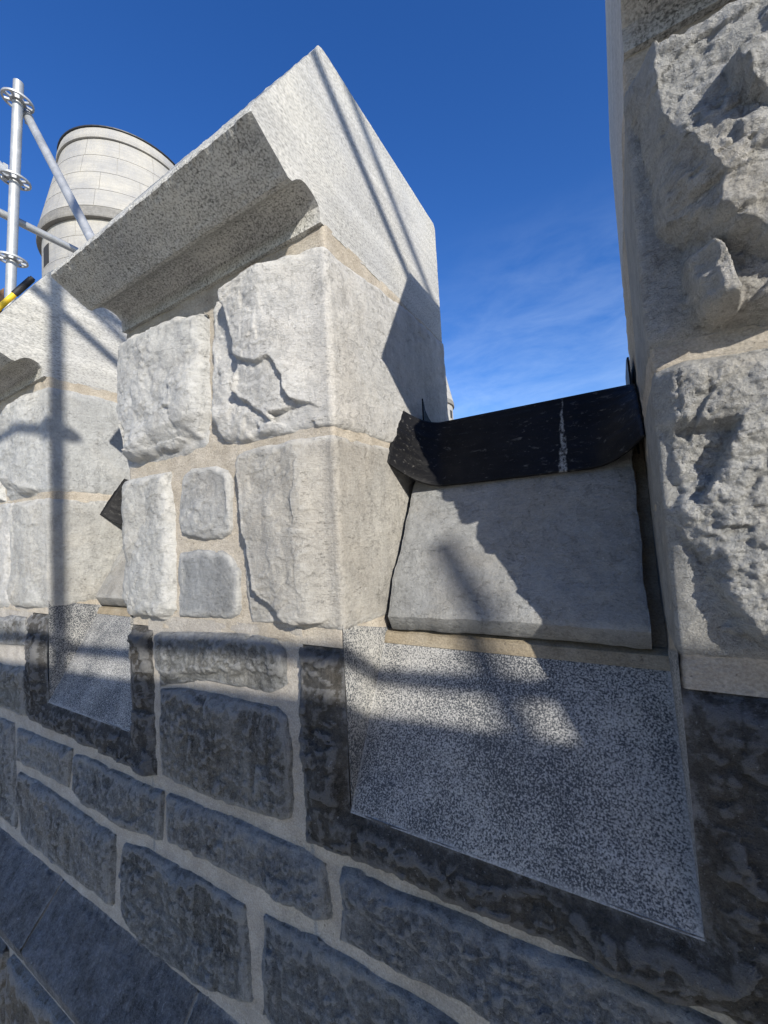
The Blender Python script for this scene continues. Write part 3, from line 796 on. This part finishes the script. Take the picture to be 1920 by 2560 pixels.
# middle merlon -----------------------------------------------------------------
m0 = empty('merlon', (-0.468, 0.4, -0.17), 'middle merlon shown whole, with sloped coping and six light stones', 'merlon', 'merlons along the parapet')
XL0, XR0 = -0.936, 0.0
merlon_body(m0, XL0, XR0, 101)
coping(m0, XL0, XR0, 201, 'pale coping in full sun with two thin dark shadow lines on its end')
def wrapL(k, u):
    d = dict(S[k]); d['T'] = [(u, d['T'][0][1])] + list(d['T']); d['B'] = [(u, d['B'][0][1])] + list(d['B']); return d

def sc_S2(wu, wh, u, h):
    # big spall: the left flank and foot broken away in one deep step, a half-detached plate, a hollow under it
    low = [(-0.60, 0.95), (-0.345, 0.80), (-0.325, 0.719), (-0.300, 0.632), (-0.297, 0.56), (-0.308, 0.50), (-0.292, 0.475), (-0.250, 0.434), (-0.200, 0.398), (-0.153, 0.378), (-0.05, 0.365), (-0.05, 0.20), (-0.6, 0.20)]
    plate = [(-0.296, 0.589), (-0.246, 0.562), (-0.211, 0.548), (-0.169, 0.556), (-0.143, 0.532), (-0.131, 0.495), (-0.131, 0.456), (-0.11, 0.432), (-0.08, 0.416), (-0.039, 0.402), (0.0, 0.396), (-0.052, 0.372), (-0.153, 0.368), (-0.198, 0.39), (-0.246, 0.425), (-0.30, 0.48)]
    hollow = [(-0.190, 0.410), (-0.124, 0.412), (-0.069, 0.403), (-0.004, 0.396), (-0.028, 0.381), (-0.089, 0.368), (-0.147, 0.352), (-0.185, 0.372)]
    jp = np.stack([u, h, 0 * u], 1)
    wu = u + 0.5 * (wu - u) + 0.005 * fbm(jp, 55, 4, 7, 0.6); wh = h + 0.5 * (wh - h) + 0.005 * fbm(jp, 55, 4, 8, 0.6)
    ml = poly_mask(wu, wh, low, 0.004); mp = poly_mask(wu, wh, plate, 0.003) * (1 - ml); mh = poly_mask(wu, wh, hollow, 0.004) * (1 - ml)
    d = -0.051 * ml * (0.9 + 0.3 * fbm(jp, 14, 3, 5)) - mp * (0.014 + 0.12 * np.clip(0.555 - wh, 0, 0.10)) - 0.040 * mh
    d -= 0.25 * np.maximum(0, -0.335 - wu) * (1 - ml) + 0.18 * np.maximum(0, wh - 0.775)
    d += ml * 0.10 * np.clip(-0.33 - wu, 0, 0.1)
    return d
def fl_S2(u, h): return np.clip(0.22 + 0.9 * sstep(-0.04, -0.24, u), 0, 1)
stone('stone', m0, wrapL('S1', -1.2), M_rock, (0.33, 0.328, 0.315), 1, XL0, XR0, bulge=0.045, pw=0.012, bmap=lambda u, h: 0.4 + 0.6 * sstep(-0.96, -0.90, u), rough=0.024, ledge=0.003,
      cuts=[(-0.70, 0.45, 0.15, -1, 0.55, 0.05), (-0.88, 0.5, -1, -0.5, 0.5, 0.05)])
stone('stone', m0, S['S2'], M_rock, (0.37, 0.362, 0.342), 2, XL0, XR0, bulge=0.060, pw=0.007, rough=0.014, ledge=0.003, res=0.0036, flat=fl_S2,
      sculpt=sc_S2, bmap=lambda u, h: 1 - 0.86 * sstep(-0.20, -0.01, u))
stone('stone', m0, wrapL('S3', -1.2), M_rock, (0.30, 0.298, 0.282), 3, XL0, XR0, bulge=0.03, pw=0.010, bmap=lambda u, h: 0.4 + 0.6 * sstep(-0.96, -0.90, u), rough=0.016, ledge=0.0025)
stone('stone', m0, S['S4'], M_rock, (0.24, 0.24, 0.232), 4, bulge=0.018, pw=0.006, rough=0.016, ledge=0.004, jag=0.012)
stone('stone', m0, S['S5'], M_rock, (0.185, 0.19, 0.19), 5, bulge=0.012, pw=0.005, rough=0.006, ledge=0.001, jag=0.012)
def sc_S6(wu, wh, u, h):
    edge = dmask([(-0.16, -0.14), (-0.12, -0.185), (-0.085, -0.235), (-0.06, -0.268), (0.0, -0.282), (0.08, -0.288), (0.14, -0.300), (0.2, -0.305), (0.32, -0.308)])(wh)
    d = -0.020 * sstep(0.0, 0.006, edge - wu) - 0.010 * sstep(0.006, 0.03, edge - wu)
    rib = 0.0022 * np.sin(wu * 62 + 3 * wh + 9 * wh * wh) * sstep(-0.3, -0.2, u) * sstep(0.06, -0.02, u)
    lip = 0.014 * sstep(0.0, 0.008, -0.134 - wh) * sstep(0.0, 0.03, wu + 0.29) * sstep(-0.01, -0.04, u)
    return d + rib - lip
stone('stone', m0, S['S6'], M_rock, (0.285, 0.272, 0.245), 6, XL0, XR0, bulge=0.042, pw=0.006, rough=0.011, ledge=0.0026, res=0.0036, bmap=lambda u, h: 1 - 0.84 * sstep(-0.12, -0.01, u),
      flat=lambda u, h: np.clip(0.12 + 0.9 * sstep(0.0, -0.14, u), 0, 1), sculpt=sc_S6)

# left merlon -------------------------------------------------------------------
m1 = empty('merlon', (-2.068, 0.4, -0.17), 'left merlon, partly hidden behind the middle one, crossed by a broad upright pole shadow', 'merlon', 'merlons along the parapet')
XL1, XR1 = -2.536, -1.6
merlon_body(m1, XL1, XR1, 102)
coping(m1, XL1, XR1, 202, 'coping end on the left with a rounded moulding under its front')
flat1 = lambda u, h: np.clip(0.12 + 0.9 * sstep(-1.58, -1.70, u), 0, 1)
stone('stone', m1, S['T0'], M_rock, (0.32, 0.32, 0.305), 11, XL1, XR1, bulge=0.03, pw=0.02, rough=0.012, res=0.006)
stone('stone', m1, S['T1'], M_rock, (0.31, 0.312, 0.302), 12, XL1, XR1, bulge=0.05, pw=0.012, rough=0.011, res=0.005, flat=flat1,
      cuts=[(-1.86, 0.42, -0.3, -1, 0.6, 0.04)], bmap=lambda u, h: 1 - 0.88 * sstep(-1.80, -1.61, u))
stone('stone', m1, S['T2'], M_rock, (0.30, 0.295, 0.275), 13, XL1, XR1, bulge=0.03, pw=0.012, rough=0.009, res=0.005, flat=flat1,
      bmap=lambda u, h: 1 - 0.8 * sstep(-1.80, -1.61, u))
stone('stone', m1, S['T3'], M_rock, (0.33, 0.325, 0.31), 14, XL1, XR1, bulge=0.02, pw=0.02, rough=0.008, res=0.006)

# right merlon ------------------------------------------------------------------
m2 = empty('merlon', (1.132, 0.4, -0.17), 'right merlon close to the viewer, cut off by the edge, with deeply broken shadowed stones', 'merlon', 'merlons along the parapet')
XL2, XR2 = 0.664, 1.6
merlon_body(m2, XL2, XR2, 103)
coping(m2, XL2, XR2, 203, 'coping whose dark underside is seen from below at the top right')
def sc_U1(wu, wh, u, h):
    a = dmask([(0.33, 0.735), (0.44, 0.745), (0.53, 0.757), (0.552, 0.745), (0.61, 0.732), (0.665, 0.697), (0.70, 0.690), (0.736, 0.672), (0.80, 0.664)])(wh)
    d = -np.minimum(0.072, np.maximum(0, a - wu) * 1.0)
    d -= 0.008 * sstep(0, 0.006, a - wu)
    b = dmask([(0.66, 0.56), (0.74, 0.50), (0.778, 0.469), (0.806, 0.445), (0.9, 0.43), (1.3, 0.43)])(wu)
    d -= np.minimum(0.045, np.maximum(0, b - wh) * 1.8)
    g = sstep(0, 0.006, wu - 0.786 - 0.25 * (0.66 - wh)) * sstep(0.0, 0.025, 0.693 - wh) * sstep(0, 0.05, wh - 0.585)
    d += 0.036 * g * (1 - 0.9 * sstep(0.80, 0.90, wu))
    g2 = sstep(0, 0.005, wu - 0.770) * sstep(0.0, 0.02, 0.60 - wh) * sstep(0, 0.03, wh - 0.55)
    d += 0.010 * g2 * (1 - sstep(0.775, 0.82, wu))
    k = sstep(0.024, 0.014, np.abs(wu - 0.742 + 0.10 * (wh - 0.40))) * sstep(0.362, 0.385, wh) * sstep(0.470, 0.452, wh)
    d += (0.040 + 0.25 * (0.40 - wh) * (wh < 0.40)) * k
    return d
stone('stone', m2, wrapL('U1', 0.30), M_grain, (0.33, 0.327, 0.31), 15, XL2, XR2, bulge=0.085, pw=0.010, bmap=lambda u, h: 0.05 + 0.95 * sstep(0.655, 0.70, u), rough=0.016, ledge=0.006, grain=0.0075, res=0.0028, sculpt=sc_U1,
      flat=lambda u, h: np.clip(0.1 + 0.9 * sstep(0.655, 0.70, u), 0, 1))
def sc_U2(wu, wh, u, h):
    a = dmask([(-0.16, 0.785), (-0.108, 0.762), (-0.04, 0.724), (0.0, 0.708), (0.05, 0.687), (0.075, 0.655), (0.30, 0.60)])(wh)
    d = -np.minimum(0.030, np.maximum(0, a - wu) * 1.4)
    ln = 0.764 - 0.42 * (0.216 - wh)
    s = sstep(0, 0.004, ln - wu) * sstep(0, 0.10, wu - ln + 0.12) * sstep(0, 0.02, 0.222 - wh) * sstep(0, 0.03, wh - 0.085)
    d -= 0.026 * s
    ln2 = 0.735 - 0.35 * (0.26 - wh)
    d -= 0.009 * sstep(0, 0.003, ln2 - wu) * sstep(0, 0.03, wu - ln2 + 0.03) * sstep(0, 0.015, 0.265 - wh) * sstep(0, 0.02, wh - 0.175)
    b = dmask([(0.66, -0.12), (0.70, -0.10), (0.76, -0.112), (0.80, -0.115), (1.3, -0.12)])(wu)
    d -= np.minimum(0.022, np.maximum(0, b - wh) * 1.6)
    return d
stone('stone', m2, wrapL('U2', 0.30), M_grain, (0.31, 0.308, 0.292), 16, XL2, XR2, bulge=0.034, pw=0.008, bmap=lambda u, h: 0.06 + 0.94 * sstep(0.655, 0.69, u) * (1 - 0.75 * sstep(0.12, -0.02, h) * sstep(0.74, 0.69, u)), rough=0.009, ledge=0.003, grain=0.0085, res=0.0028, sculpt=sc_U2,
      flat=lambda u, h: np.clip(0.1 + 0.9 * sstep(0.655, 0.70, u), 0, 1))

# ------------------------------------------------------------------ crenel sills and their membranes
def sill(x0, x1, seed, label):
    nx, nt = int((x1 - x0) / 0.006), 74
    a, b = np.array([0.166, -0.150]), np.array([0.500, 0.437])
    X, T = np.meshgrid(np.linspace(0, 1, nx), np.linspace(0, 1, nt)); s, t = X.ravel(), T.ravel()
    p = np.stack([s * (x1 - x0), t * 0.7, np.full_like(s, seed)], 1)
    x = x0 + s * (x1 - x0) + 0.008 * fbm(p * np.array([0, 1, 1]), 14, 4, seed) * (np.minimum(s, 1 - s) < 0.12) * (1 - np.minimum(s, 1 - s) / 0.12)
    e = np.minimum(np.minimum(s, 1 - s) * (x1 - x0), t * 0.67)
    d = 0.006 * fbm(p, 6, 4, seed + 1) + 0.0018 * fbm(p * np.array([0.6, 1.6, 1]), 34, 4, seed + 2) - 0.005 * np.exp(-e / 0.004)
    d += 0.05 * facets(p[:, :2] * 1.0, 0.05, seed, 0.22) + 0.04 * facets(p[:, :2], 0.017, seed + 2, 0.3) * (0.5 + 0.5 * vnoise(p * 9, seed))
    sq = np.floor((fbm(p * np.array([0.7, 1.3, 1]), 8, 4, seed + 8) + 1) * 4)
    d += 0.0016 * sq - 0.006
    y = a[0] + (b[0] - a[0]) * t - 0.87 * d; z = a[1] + (b[1] - a[1]) * t + 0.49 * d
    z = z + 0.004 * fbm(p * np.array([1, 0, 1]), 18, 3, seed + 3) * (t < 0.1)
    V = [np.stack([x, y, z], 1)]; F = [grid_faces(nt, nx)]; E = [np.clip(e / 0.05, 0, 1)]
    n0 = nx * nt
    front = np.arange(nx)
    # rough broken underside running back to the mortar bed, and the two ends
    und = np.stack([x[:nx], y[:nx] + 0.020, z[:nx] - 0.036 + 0.005 * fbm(p[:nx], 20, 3, seed + 5)], 1)
    und2 = np.stack([x[:nx], y[:nx] + 0.066, z[:nx] - 0.052 + 0.005 * fbm(p[:nx], 20, 3, seed + 6)], 1)
    V += [und, und2]; E += [np.full(nx, 0.9)] * 2
    fd = n0 + 2 * nx + np.arange(nx); V.append(V[0][:nx].copy()); E.append(np.full(nx, 0.4))
    r1, r2 = n0 + np.arange(nx), n0 + nx + np.arange(nx)
    for q, w in ((r1, fd), (r2, r1)):
        F.append(np.stack([q[:-1], q[1:], w[1:], w[:-1]], 1))
    left = np.arange(nt) * nx; right = left + nx - 1
    for col, fl in ((left, True), (right, False)):
        base = V[0][col].copy(); base[:, 1] += 0.25 ; nb = sum(len(v) for v in V)
        V.append(base); E.append(np.full(nt, 0.9)); k = nb + np.arange(nt)
        f = np.stack([col[:-1], k[:-1], k[1:], col[1:]], 1)
        F.append(f[:, ::-1] if fl is False else f)
    nb = sum(len(v) for v in V)
    V.append(np.array([[x0, 0.5, 0.4375], [x1, 0.5, 0.4375], [x1, 0.8, 0.4375], [x0, 0.8, 0.4375], [x0, 0.8, -0.2], [x1, 0.8, -0.2]])); E.append(np.full(6, 0.9))
    F.append(np.array([[nb, nb + 1, nb + 2, nb + 3], [nb + 3, nb + 2, nb + 5, nb + 4]]))
    o = link('sill_stone', mesh('sill_stone', np.vstack(V), np.vstack(F), True, {'edge': np.concatenate(E)}), wall, [M_sill], (0.27, 0.272, 0.264))
    o['label'] = label
    bed = MB(); bed.prism([(0.186, -0.232), (0.196, -0.206), (0.22, -0.198), (0.31, -0.196), (0.31, -0.235)], x0 - 0.024, x1 + 0.03)
    bed.prism([(0.225, -0.21), (0.49, 0.30), (0.60, 0.42), (0.70, 0.30), (0.50, -0.2)], x1 - 0.02, x1 + 0.030)
    bed.prism([(0.285, -0.21), (0.53, 0.30), (0.70, 0.30), (0.50, -0.2)], x0 - 0.022, x0 + 0.02)
    bed.build('mortar', M_bed, wall)

M_sill = mat_rock('sill_limestone', bump=0.004, streak=0.2, flecks=0.4, edge_amt=0.35, contrast=0.6)
M_bed = mat_mortar('dirty_bedding_mortar', (0.28, 0.23, 0.155), (0.38, 0.33, 0.25))
sill(0.024, 0.634, 301, 'sloped grey sill stone of the right crenel half in shadow')
sill(-1.576, -0.966, 302, 'sloped sill stone of the left crenel mostly hidden')

def membrane(x0, dripx, label, oy=0.0, oz=0.0):
    """one sheet of thick membrane: curled front flap over the sill, flat back, upturned against both jambs"""
    o = empty('membrane_flashing', (x0 + 0.332, 0.6, 0.44), label, 'flashing', 'black membranes over the crenel sills')
    n, m = 110, 46
    base0, sl = np.array([0.358, 0.205]), np.array([0.484, 0.875]); nr = np.array([-0.875, 0.484])
    Lf = 0.262
    s = np.linspace(0.003, 0.659, n)
    cl = np.clip((0.15 - s) / 0.15, 0, 1); cr = np.clip((s - 0.53) / 0.129, 0, 1)
    curl = 0.139 * cl ** 2.1 + 0.105 * cr ** 2.0
    V = []
    for a in range(m):
        v = a / (m - 1)
        lift = 0.005 + 0.139 * cl ** (2.1 + 1.4 * v) * (1 - 0.05 * v) + 0.105 * cr ** 2.2 * (1 - v) ** 0.7
        along = Lf * v + cl ** 3 * (0.026 - 0.055 * v) * 0.8
        p = np.stack([s, np.full(n, 3.0 * v), np.full(n, x0)], 1)
        lift = lift + 0.0025 * fbm(p, 6, 3, 9)
        y = base0[0] + sl[0] * along + nr[0] * lift; z = base0[1] + sl[1] * along + nr[1] * lift
        y = y + 0.003 * fbm(p * np.array([1, 0, 1]), 12, 3, 12) * (v > 0.9)
        V.append(np.stack([x0 + s, y, z], 1))
    V = np.vstack(V)
    me = mesh('front_flap', V, grid_faces(m, n), True)
    f = link('front_flap', me, o, [M_memb[dripx]])
    md = f.modifiers.new('thick', 'SOLIDIFY'); md.thickness = 0.005; md.offset = 0.0
    t = MB(); t.box(x0 + 0.02, x0 + 0.655, 0.489, 0.80, 0.4385, 0.4435)
    t.build('top_sheet', M_memb[dripx], o)
    u = MB()
    poly = [(0.487, 0.43), (0.490, 0.540), (0.506, 0.500), (0.53, 0.480), (0.57, 0.462), (0.62, 0.444), (0.62, 0.43)]
    u.prism(poly, x0 + 0.026, x0 + 0.031)
    u.build('upstand', M_memb[dripx], o)
    u = MB()
    poly = [(0.385, 0.235), (0.475, 0.435), (0.52, 0.53), (0.60, 0.55), (0.78, 0.55), (0.79, 0.43)]
    u.prism(poly, x0 + 0.648, x0 + 0.653)
    u.build('upstand', M_memb[dripx], o)
    o.location.y += oy; o.location.z += oz
    return o
M_memb = {}
for dx in (0.478, -9.0):
    DRIP_X = dx
    M_memb[dx] = mat_membrane()
membrane(0.0, 0.478, 'curled black membrane strip with a white drip over the right crenel sill')
membrane(-1.6, -9.0, 'black membrane corner poking out behind the left edge of the middle merlon', -0.045, -0.045)

# ------------------------------------------------------------------ turrets
def ring_block(mb, rb, rt, z0, z1, a0, a1, th=0.12, n=5):
    V, F = [], []
    for i in range(n + 1):
        a = a0 + (a1 - a0) * i / n
        ca, sa = math.cos(a), math.sin(a)
        for r, z in ((rb, z0), (rt, z1), (rt - th, z1), (rb - th, z0)):
            V.append((r * ca, r * sa, z))
    for i in range(n):
        b = 4 * i
        for k in range(4):
            F.append((b + k, b + 4 + k, b + 4 + (k + 1) % 4, b + (k + 1) % 4))
    F += [(0, 1, 2, 3), (4 * n + 3, 4 * n + 2, 4 * n + 1, 4 * n)]
    mb.add(V, F, False)

def lathe(mb, prof, seg=64):
    n = len(prof); V = []
    for i in range(seg):
        a = 2 * math.pi * i / seg
        V += [(r * math.cos(a), r * math.sin(a), z) for r, z in prof]
    F = [(i * n + k, ((i + 1) % seg) * n + k, ((i + 1) % seg) * n + k + 1, i * n + k + 1) for i in range(seg) for k in range(n - 1)]
    mb.add(V, F, False)

def place(o, c):
    for v in o.data.vertices:
        v.co.x += c[0]; v.co.y += c[1]

def turret(cx, cy, label, seed, slit):
    t = empty('round_turret', (cx, cy, -9.0), label, 'turret', 'round turrets behind the wall')
    rnd = random.Random(seed)
    def put(mb, name, mat, par=t, **k):
        o = mb.build(name, mat, par, **k); place(o, (cx, cy)); return o
    b = MB(); lathe(b, [(1.44, -9.0), (1.44, 3.4), (1.494, 3.4), (1.494, 6.1), (1.556, 6.2), (1.556, 6.27), (1.216, 7.9), (0.0, 8.0)]); put(b, 'core', M_turret_joint)
    b = MB(); lathe(b, [(1.30, 6.085), (1.575, 6.085), (1.582, 6.11), (1.572, 6.27), (1.30, 6.285)]); put(b, 'ring_moulding', M_turret_band)
    ang = math.atan2(CAM.y - cy, CAM.x - cx)
    def course(z0, z1, r0, r1, nb, ph):
        w = 2 * math.pi / nb
        for i in range(nb):
            a0 = ang + ph + i * w; a1 = a0 + w
            m = (a0 + a1) / 2 - ang
            m = math.atan2(math.sin(m), math.cos(m))
            if abs(m) > 1.9: continue
            mb = MB()
            gap = 0.004
            ring_block(mb, r0, r1, z0 + gap, z1 - gap, a0 + gap / r0, a1 - gap / r0)
            o = put(mb, 'stone', M_turret, color=None)
            o.color = (1, 1, 1, 1)
    rc = lambda z: 1.575 - (z - 6.27) * (1.575 - 1.235) / (7.90 - 6.27)
    zs = [6.287, 6.67, 7.08, 7.49, 7.90]
    for i in range(4):
        course(zs[i], zs[i + 1], rc(zs[i]) - 0.01, rc(zs[i + 1]) - 0.01, 14, [0.08, -0.33, -0.14, -0.12][i])
    zc = [3.4, 3.78, 4.18, 4.6, 5.01, 5.39, 5.77, 6.082]
    for i in range(7):
        course(zc[i], zc[i + 1], 1.50, 1.50, 13, [0.1, 0.3, -0.1, 0.25, 0.05, -0.22, -0.12][i])
    b = MB(); lathe(b, [(1.1, 7.902), (1.262, 7.902), (1.268, 7.95), (1.225, 8.125), (1.1, 8.13)]); put(b, 'coping_ring', M_turret)
    b = MB(); lathe(b, [(1.1, 8.132), (1.250, 8.132), (1.252, 8.150), (1.19, 8.160), (0.0, 8.20)]); put(b, 'roof_capping', M_lead)
    if slit is not None:
        a = ang + slit
        b = MB()
        ring_block(b, 1.503, 1.503, 5.42, 5.80, a - 0.085, a + 0.085, 0.03)
        w = put(b, 'window', M_slit)
    return t
M_turret_band = mat_tooled('turret_band_stone', (0.17, 0.165, 0.155), (0.23, 0.224, 0.21), 30, 0.36, 0.62, 0.004, 0.08)
turret(CAM.x + 10 * math.sin(-1.077), CAM.y + 10 * math.cos(-1.077), 'pale round turret with tapering top behind the scaffold pole', 1, -1.13)
turret(CAM.x + 20 * math.sin(math.radians(-24.0)), CAM.y + 20 * math.cos(math.radians(-24.0)), 'distant pale turret peeping out right of the middle merlon above the membrane', 2, 1.15)

# ------------------------------------------------------------------ scaffolding
def rosette(parent, c, axis):
    n = 48; V, F = [], []
    mb = MB(); ax = Vector(axis).normalized(); p = ax.orthogonal().normalized(); q = ax.cross(p)
    c = Vector(c); h = 0.0055
    rs = [0.0265, 0.040, 0.070, 0.081]
    for s in (-h, h):
        for r in rs:
            for i in range(n):
                a = 2 * math.pi * i / n
                V.append(c + ax * s + r * (math.cos(a) * p + math.sin(a) * q))
    ix = lambda s, r, i: (s * 4 + r) * n + i % n
    def solid(i): return (i % 6) in (0, 5)
    for i in range(n):
        for r in range(3):
            if r == 1 and not solid(i): continue
            F.append((ix(1, r, i), ix(1, r + 1, i), ix(1, r + 1, i + 1), ix(1, r, i + 1)))
            F.append((ix(0, r, i), ix(0, r, i + 1), ix(0, r + 1, i + 1), ix(0, r + 1, i)))
        F.append((ix(0, 3, i), ix(0, 3, i + 1), ix(1, 3, i + 1), ix(1, 3, i)))
        F.append((ix(0, 0, i + 1), ix(0, 0, i), ix(1, 0, i), ix(1, 0, i + 1)))
        if not solid(i):
            F.append((ix(0, 1, i), ix(1, 1, i), ix(1, 1, i + 1), ix(0, 1, i + 1)))
            F.append((ix(0, 2, i), ix(0, 2, i + 1), ix(1, 2, i + 1), ix(1, 2, i)))
            if solid(i - 1): F.append((ix(0, 1, i), ix(0, 2, i), ix(1, 2, i), ix(1, 1, i)))
            if solid(i + 1): F.append((ix(0, 1, i + 1), ix(1, 1, i + 1), ix(1, 2, i + 1), ix(0, 2, i + 1)))
    mb.add(V, F)
    mb.build('rosette', M_galv, parent)

def standard(parent, a, b, rings):
    mb = MB(); mb.tube(a, b, 0.0268, 24, 0.004)
    o = mb.build('standard', M_galv, parent)
    a, b = Vector(a), Vector(b)
    for t in rings:
        rosette(o, a + (b - a) * t, b - a)
    return o

def ledger(parent, name, a, b, heads=(True, True), r=0.0245):
    mb = MB(); mb.tube(a, b, r, 16, 0.003)
    o = mb.build(name, M_galv, parent)
    a, b = Vector(a), Vector(b); d = (b - a).normalized()
    for e, on, s in ((a, heads[0], -1), (b, heads[1], 1)):
        if on:
            h = MB(); h.tube(e - d * 0.03 * (s), e + d * 0.035 * s, 0.029, 10)
            h.box(e.x - 0.012, e.x + 0.012, e.y - 0.012, e.y + 0.012, e.z - 0.05, e.z + 0.05)
            h.build('wedge_head', M_galv, o)
    return o

sA = empty('scaffold', (-2.75, 0.19, -0.9), 'galvanised scaffold pole with pierced rosettes and braces at upper left', 'scaffold', 'scaffolding round the wall')
pt, pb = Vector((-2.4835, 0.19, 3.055)), Vector((-2.71, 0.19, 1.0))
dz = pt.z - pb.z
standard(sA, pb, pt, [(z - pb.z) / dz for z in (1.438, 1.938, 2.439, 2.937)])
ledger(sA, 'brace', (-2.53, 0.25, 2.91), (-1.59, 0.25, 1.525), (True, False))
ledger(sA, 'ledger', (-2.66, -0.55, 2.248), (-2.66, 1.9, 2.244), (False, False))
ledger(sA, 'ledger', (-2.575, 0.15, 2.475), (-3.00, 0.02, 3.00), (True, False))
ledger(sA, 'ledger', (-2.66, 1.9, 2.248), (-4.4, 1.9, 2.248), (False, False))

# the frame the viewer stands in: only its shadow falls in the picture
sB = empty('scaffold', (1.24, -2.04, -9.0), 'galvanised scaffold in front of the wall, seen only by the shadow bands it casts', 'scaffold', 'scaffolding round the wall')
DX = 0.09
def along(x): return -2.04 + DX * (x - 1.24)
rings = [(z + 9) / 13.2 for z in (-1.82, 0.18, 2.18)]
for x in (1.24, 5.7):
    standard(sB, (x, along(x), -9.0), (x, along(x), 4.2), rings)
standard(sB, (4.80, -3.125, -9.0), (4.80, -3.125, 2.58), [0.6])
for z, x0, x1 in ((1.238, 0.3, 6.5), (2.785, 0.9, 6.5)):
    ledger(sB, 'ledger', (x0, along(x0) - 0.03, z), (x1, along(x1) - 0.03, z), (False, False))
ledger(sB, 'ledger', (1.24, along(1.24) - 0.05, 2.19), (-0.4, along(-0.4) - 0.05, 2.19), (True, False))
ledger(sB, 'ledger', (1.6, -3.0, 3.59), (7.0, -3.0 + DX * 5.4, 3.59), (False, False))
ledger(sB, 'ledger', (1.6, along(1.6), 3.0), (1.6, -3.2, 3.6), (False, False))
h = MB()
def board(x0, x1, z0, z1, th=0.018):
    y0, y1 = along(x0), along(x1)
    h.add([(x0, y0, z0), (x1, y1, z0), (x1, y1 + th, z0), (x0, y0 + th, z0), (x0, y0, z1), (x1, y1, z1), (x1, y1 + th, z1), (x0, y0 + th, z1)],
          [(0, 3, 2, 1), (4, 5, 6, 7), (0, 1, 5, 4), (2, 3, 7, 6), (1, 2, 6, 5), (3, 0, 4, 7)])
for i in range(4):
    h = MB(); board(0.35 + 1.1 * i, 1.446 + 1.1 * i, -0.35, 1.095)
    h.build('shade_panel', M_shade_board, sB)  # unseen panels added and sized to shade the lower wall
h = MB(); board(3.16, 3.40, -0.35, 1.235)
for k in range(len(h.V)): h.V[k] = (h.V[k][0], h.V[k][1] + 0.021, h.V[k][2])
h.build('shade_plank', M_shade_board, sB)  # unseen board added to cut off the lit strip on the right slope

# ------------------------------------------------------------------ the tool and timber left on the coping
tl = empty('hand_tool', (-1.85, -0.03, 1.34), 'yellow tool handle with a black end grip beside the scaffold pole', 'tool')
a, b = Vector((-1.92, -0.118, 1.190)), Vector((-1.80, 0.016, 1.414))
d = (b - a).normalized()
mb = MB(); mb.tube(a, a + d * 0.175, 0.0120, 16); mb.build('shaft', M_yellow, tl)
mb = MB(); mb.tube(a + d * 0.176, b, 0.0145, 18); mb.tube(b - d * 0.001, b + d * 0.008, 0.0115, 18); mb.build('grip', M_black, tl)
tb = MB(); tb.add(*[(lambda c, e: ([c + Vector(v) for v in e], [(0, 2, 3, 1), (4, 5, 7, 6), (0, 1, 5, 4), (2, 6, 7, 3), (0, 4, 6, 2), (1, 3, 7, 5)]))(Vector((-2.075, -0.048, 1.325)), [(x, y, z + 0.5 * x + 1.4 * y) for z in (-0.05, 0.05) for y in (-0.03, 0.03) for x in (-0.045, 0.045)])][0])
o = tb.build('timber_block', M_timber, None, bevel=0.003)
tag(o, 'brown timber offcut at the left edge under the yellow tool', 'timber')
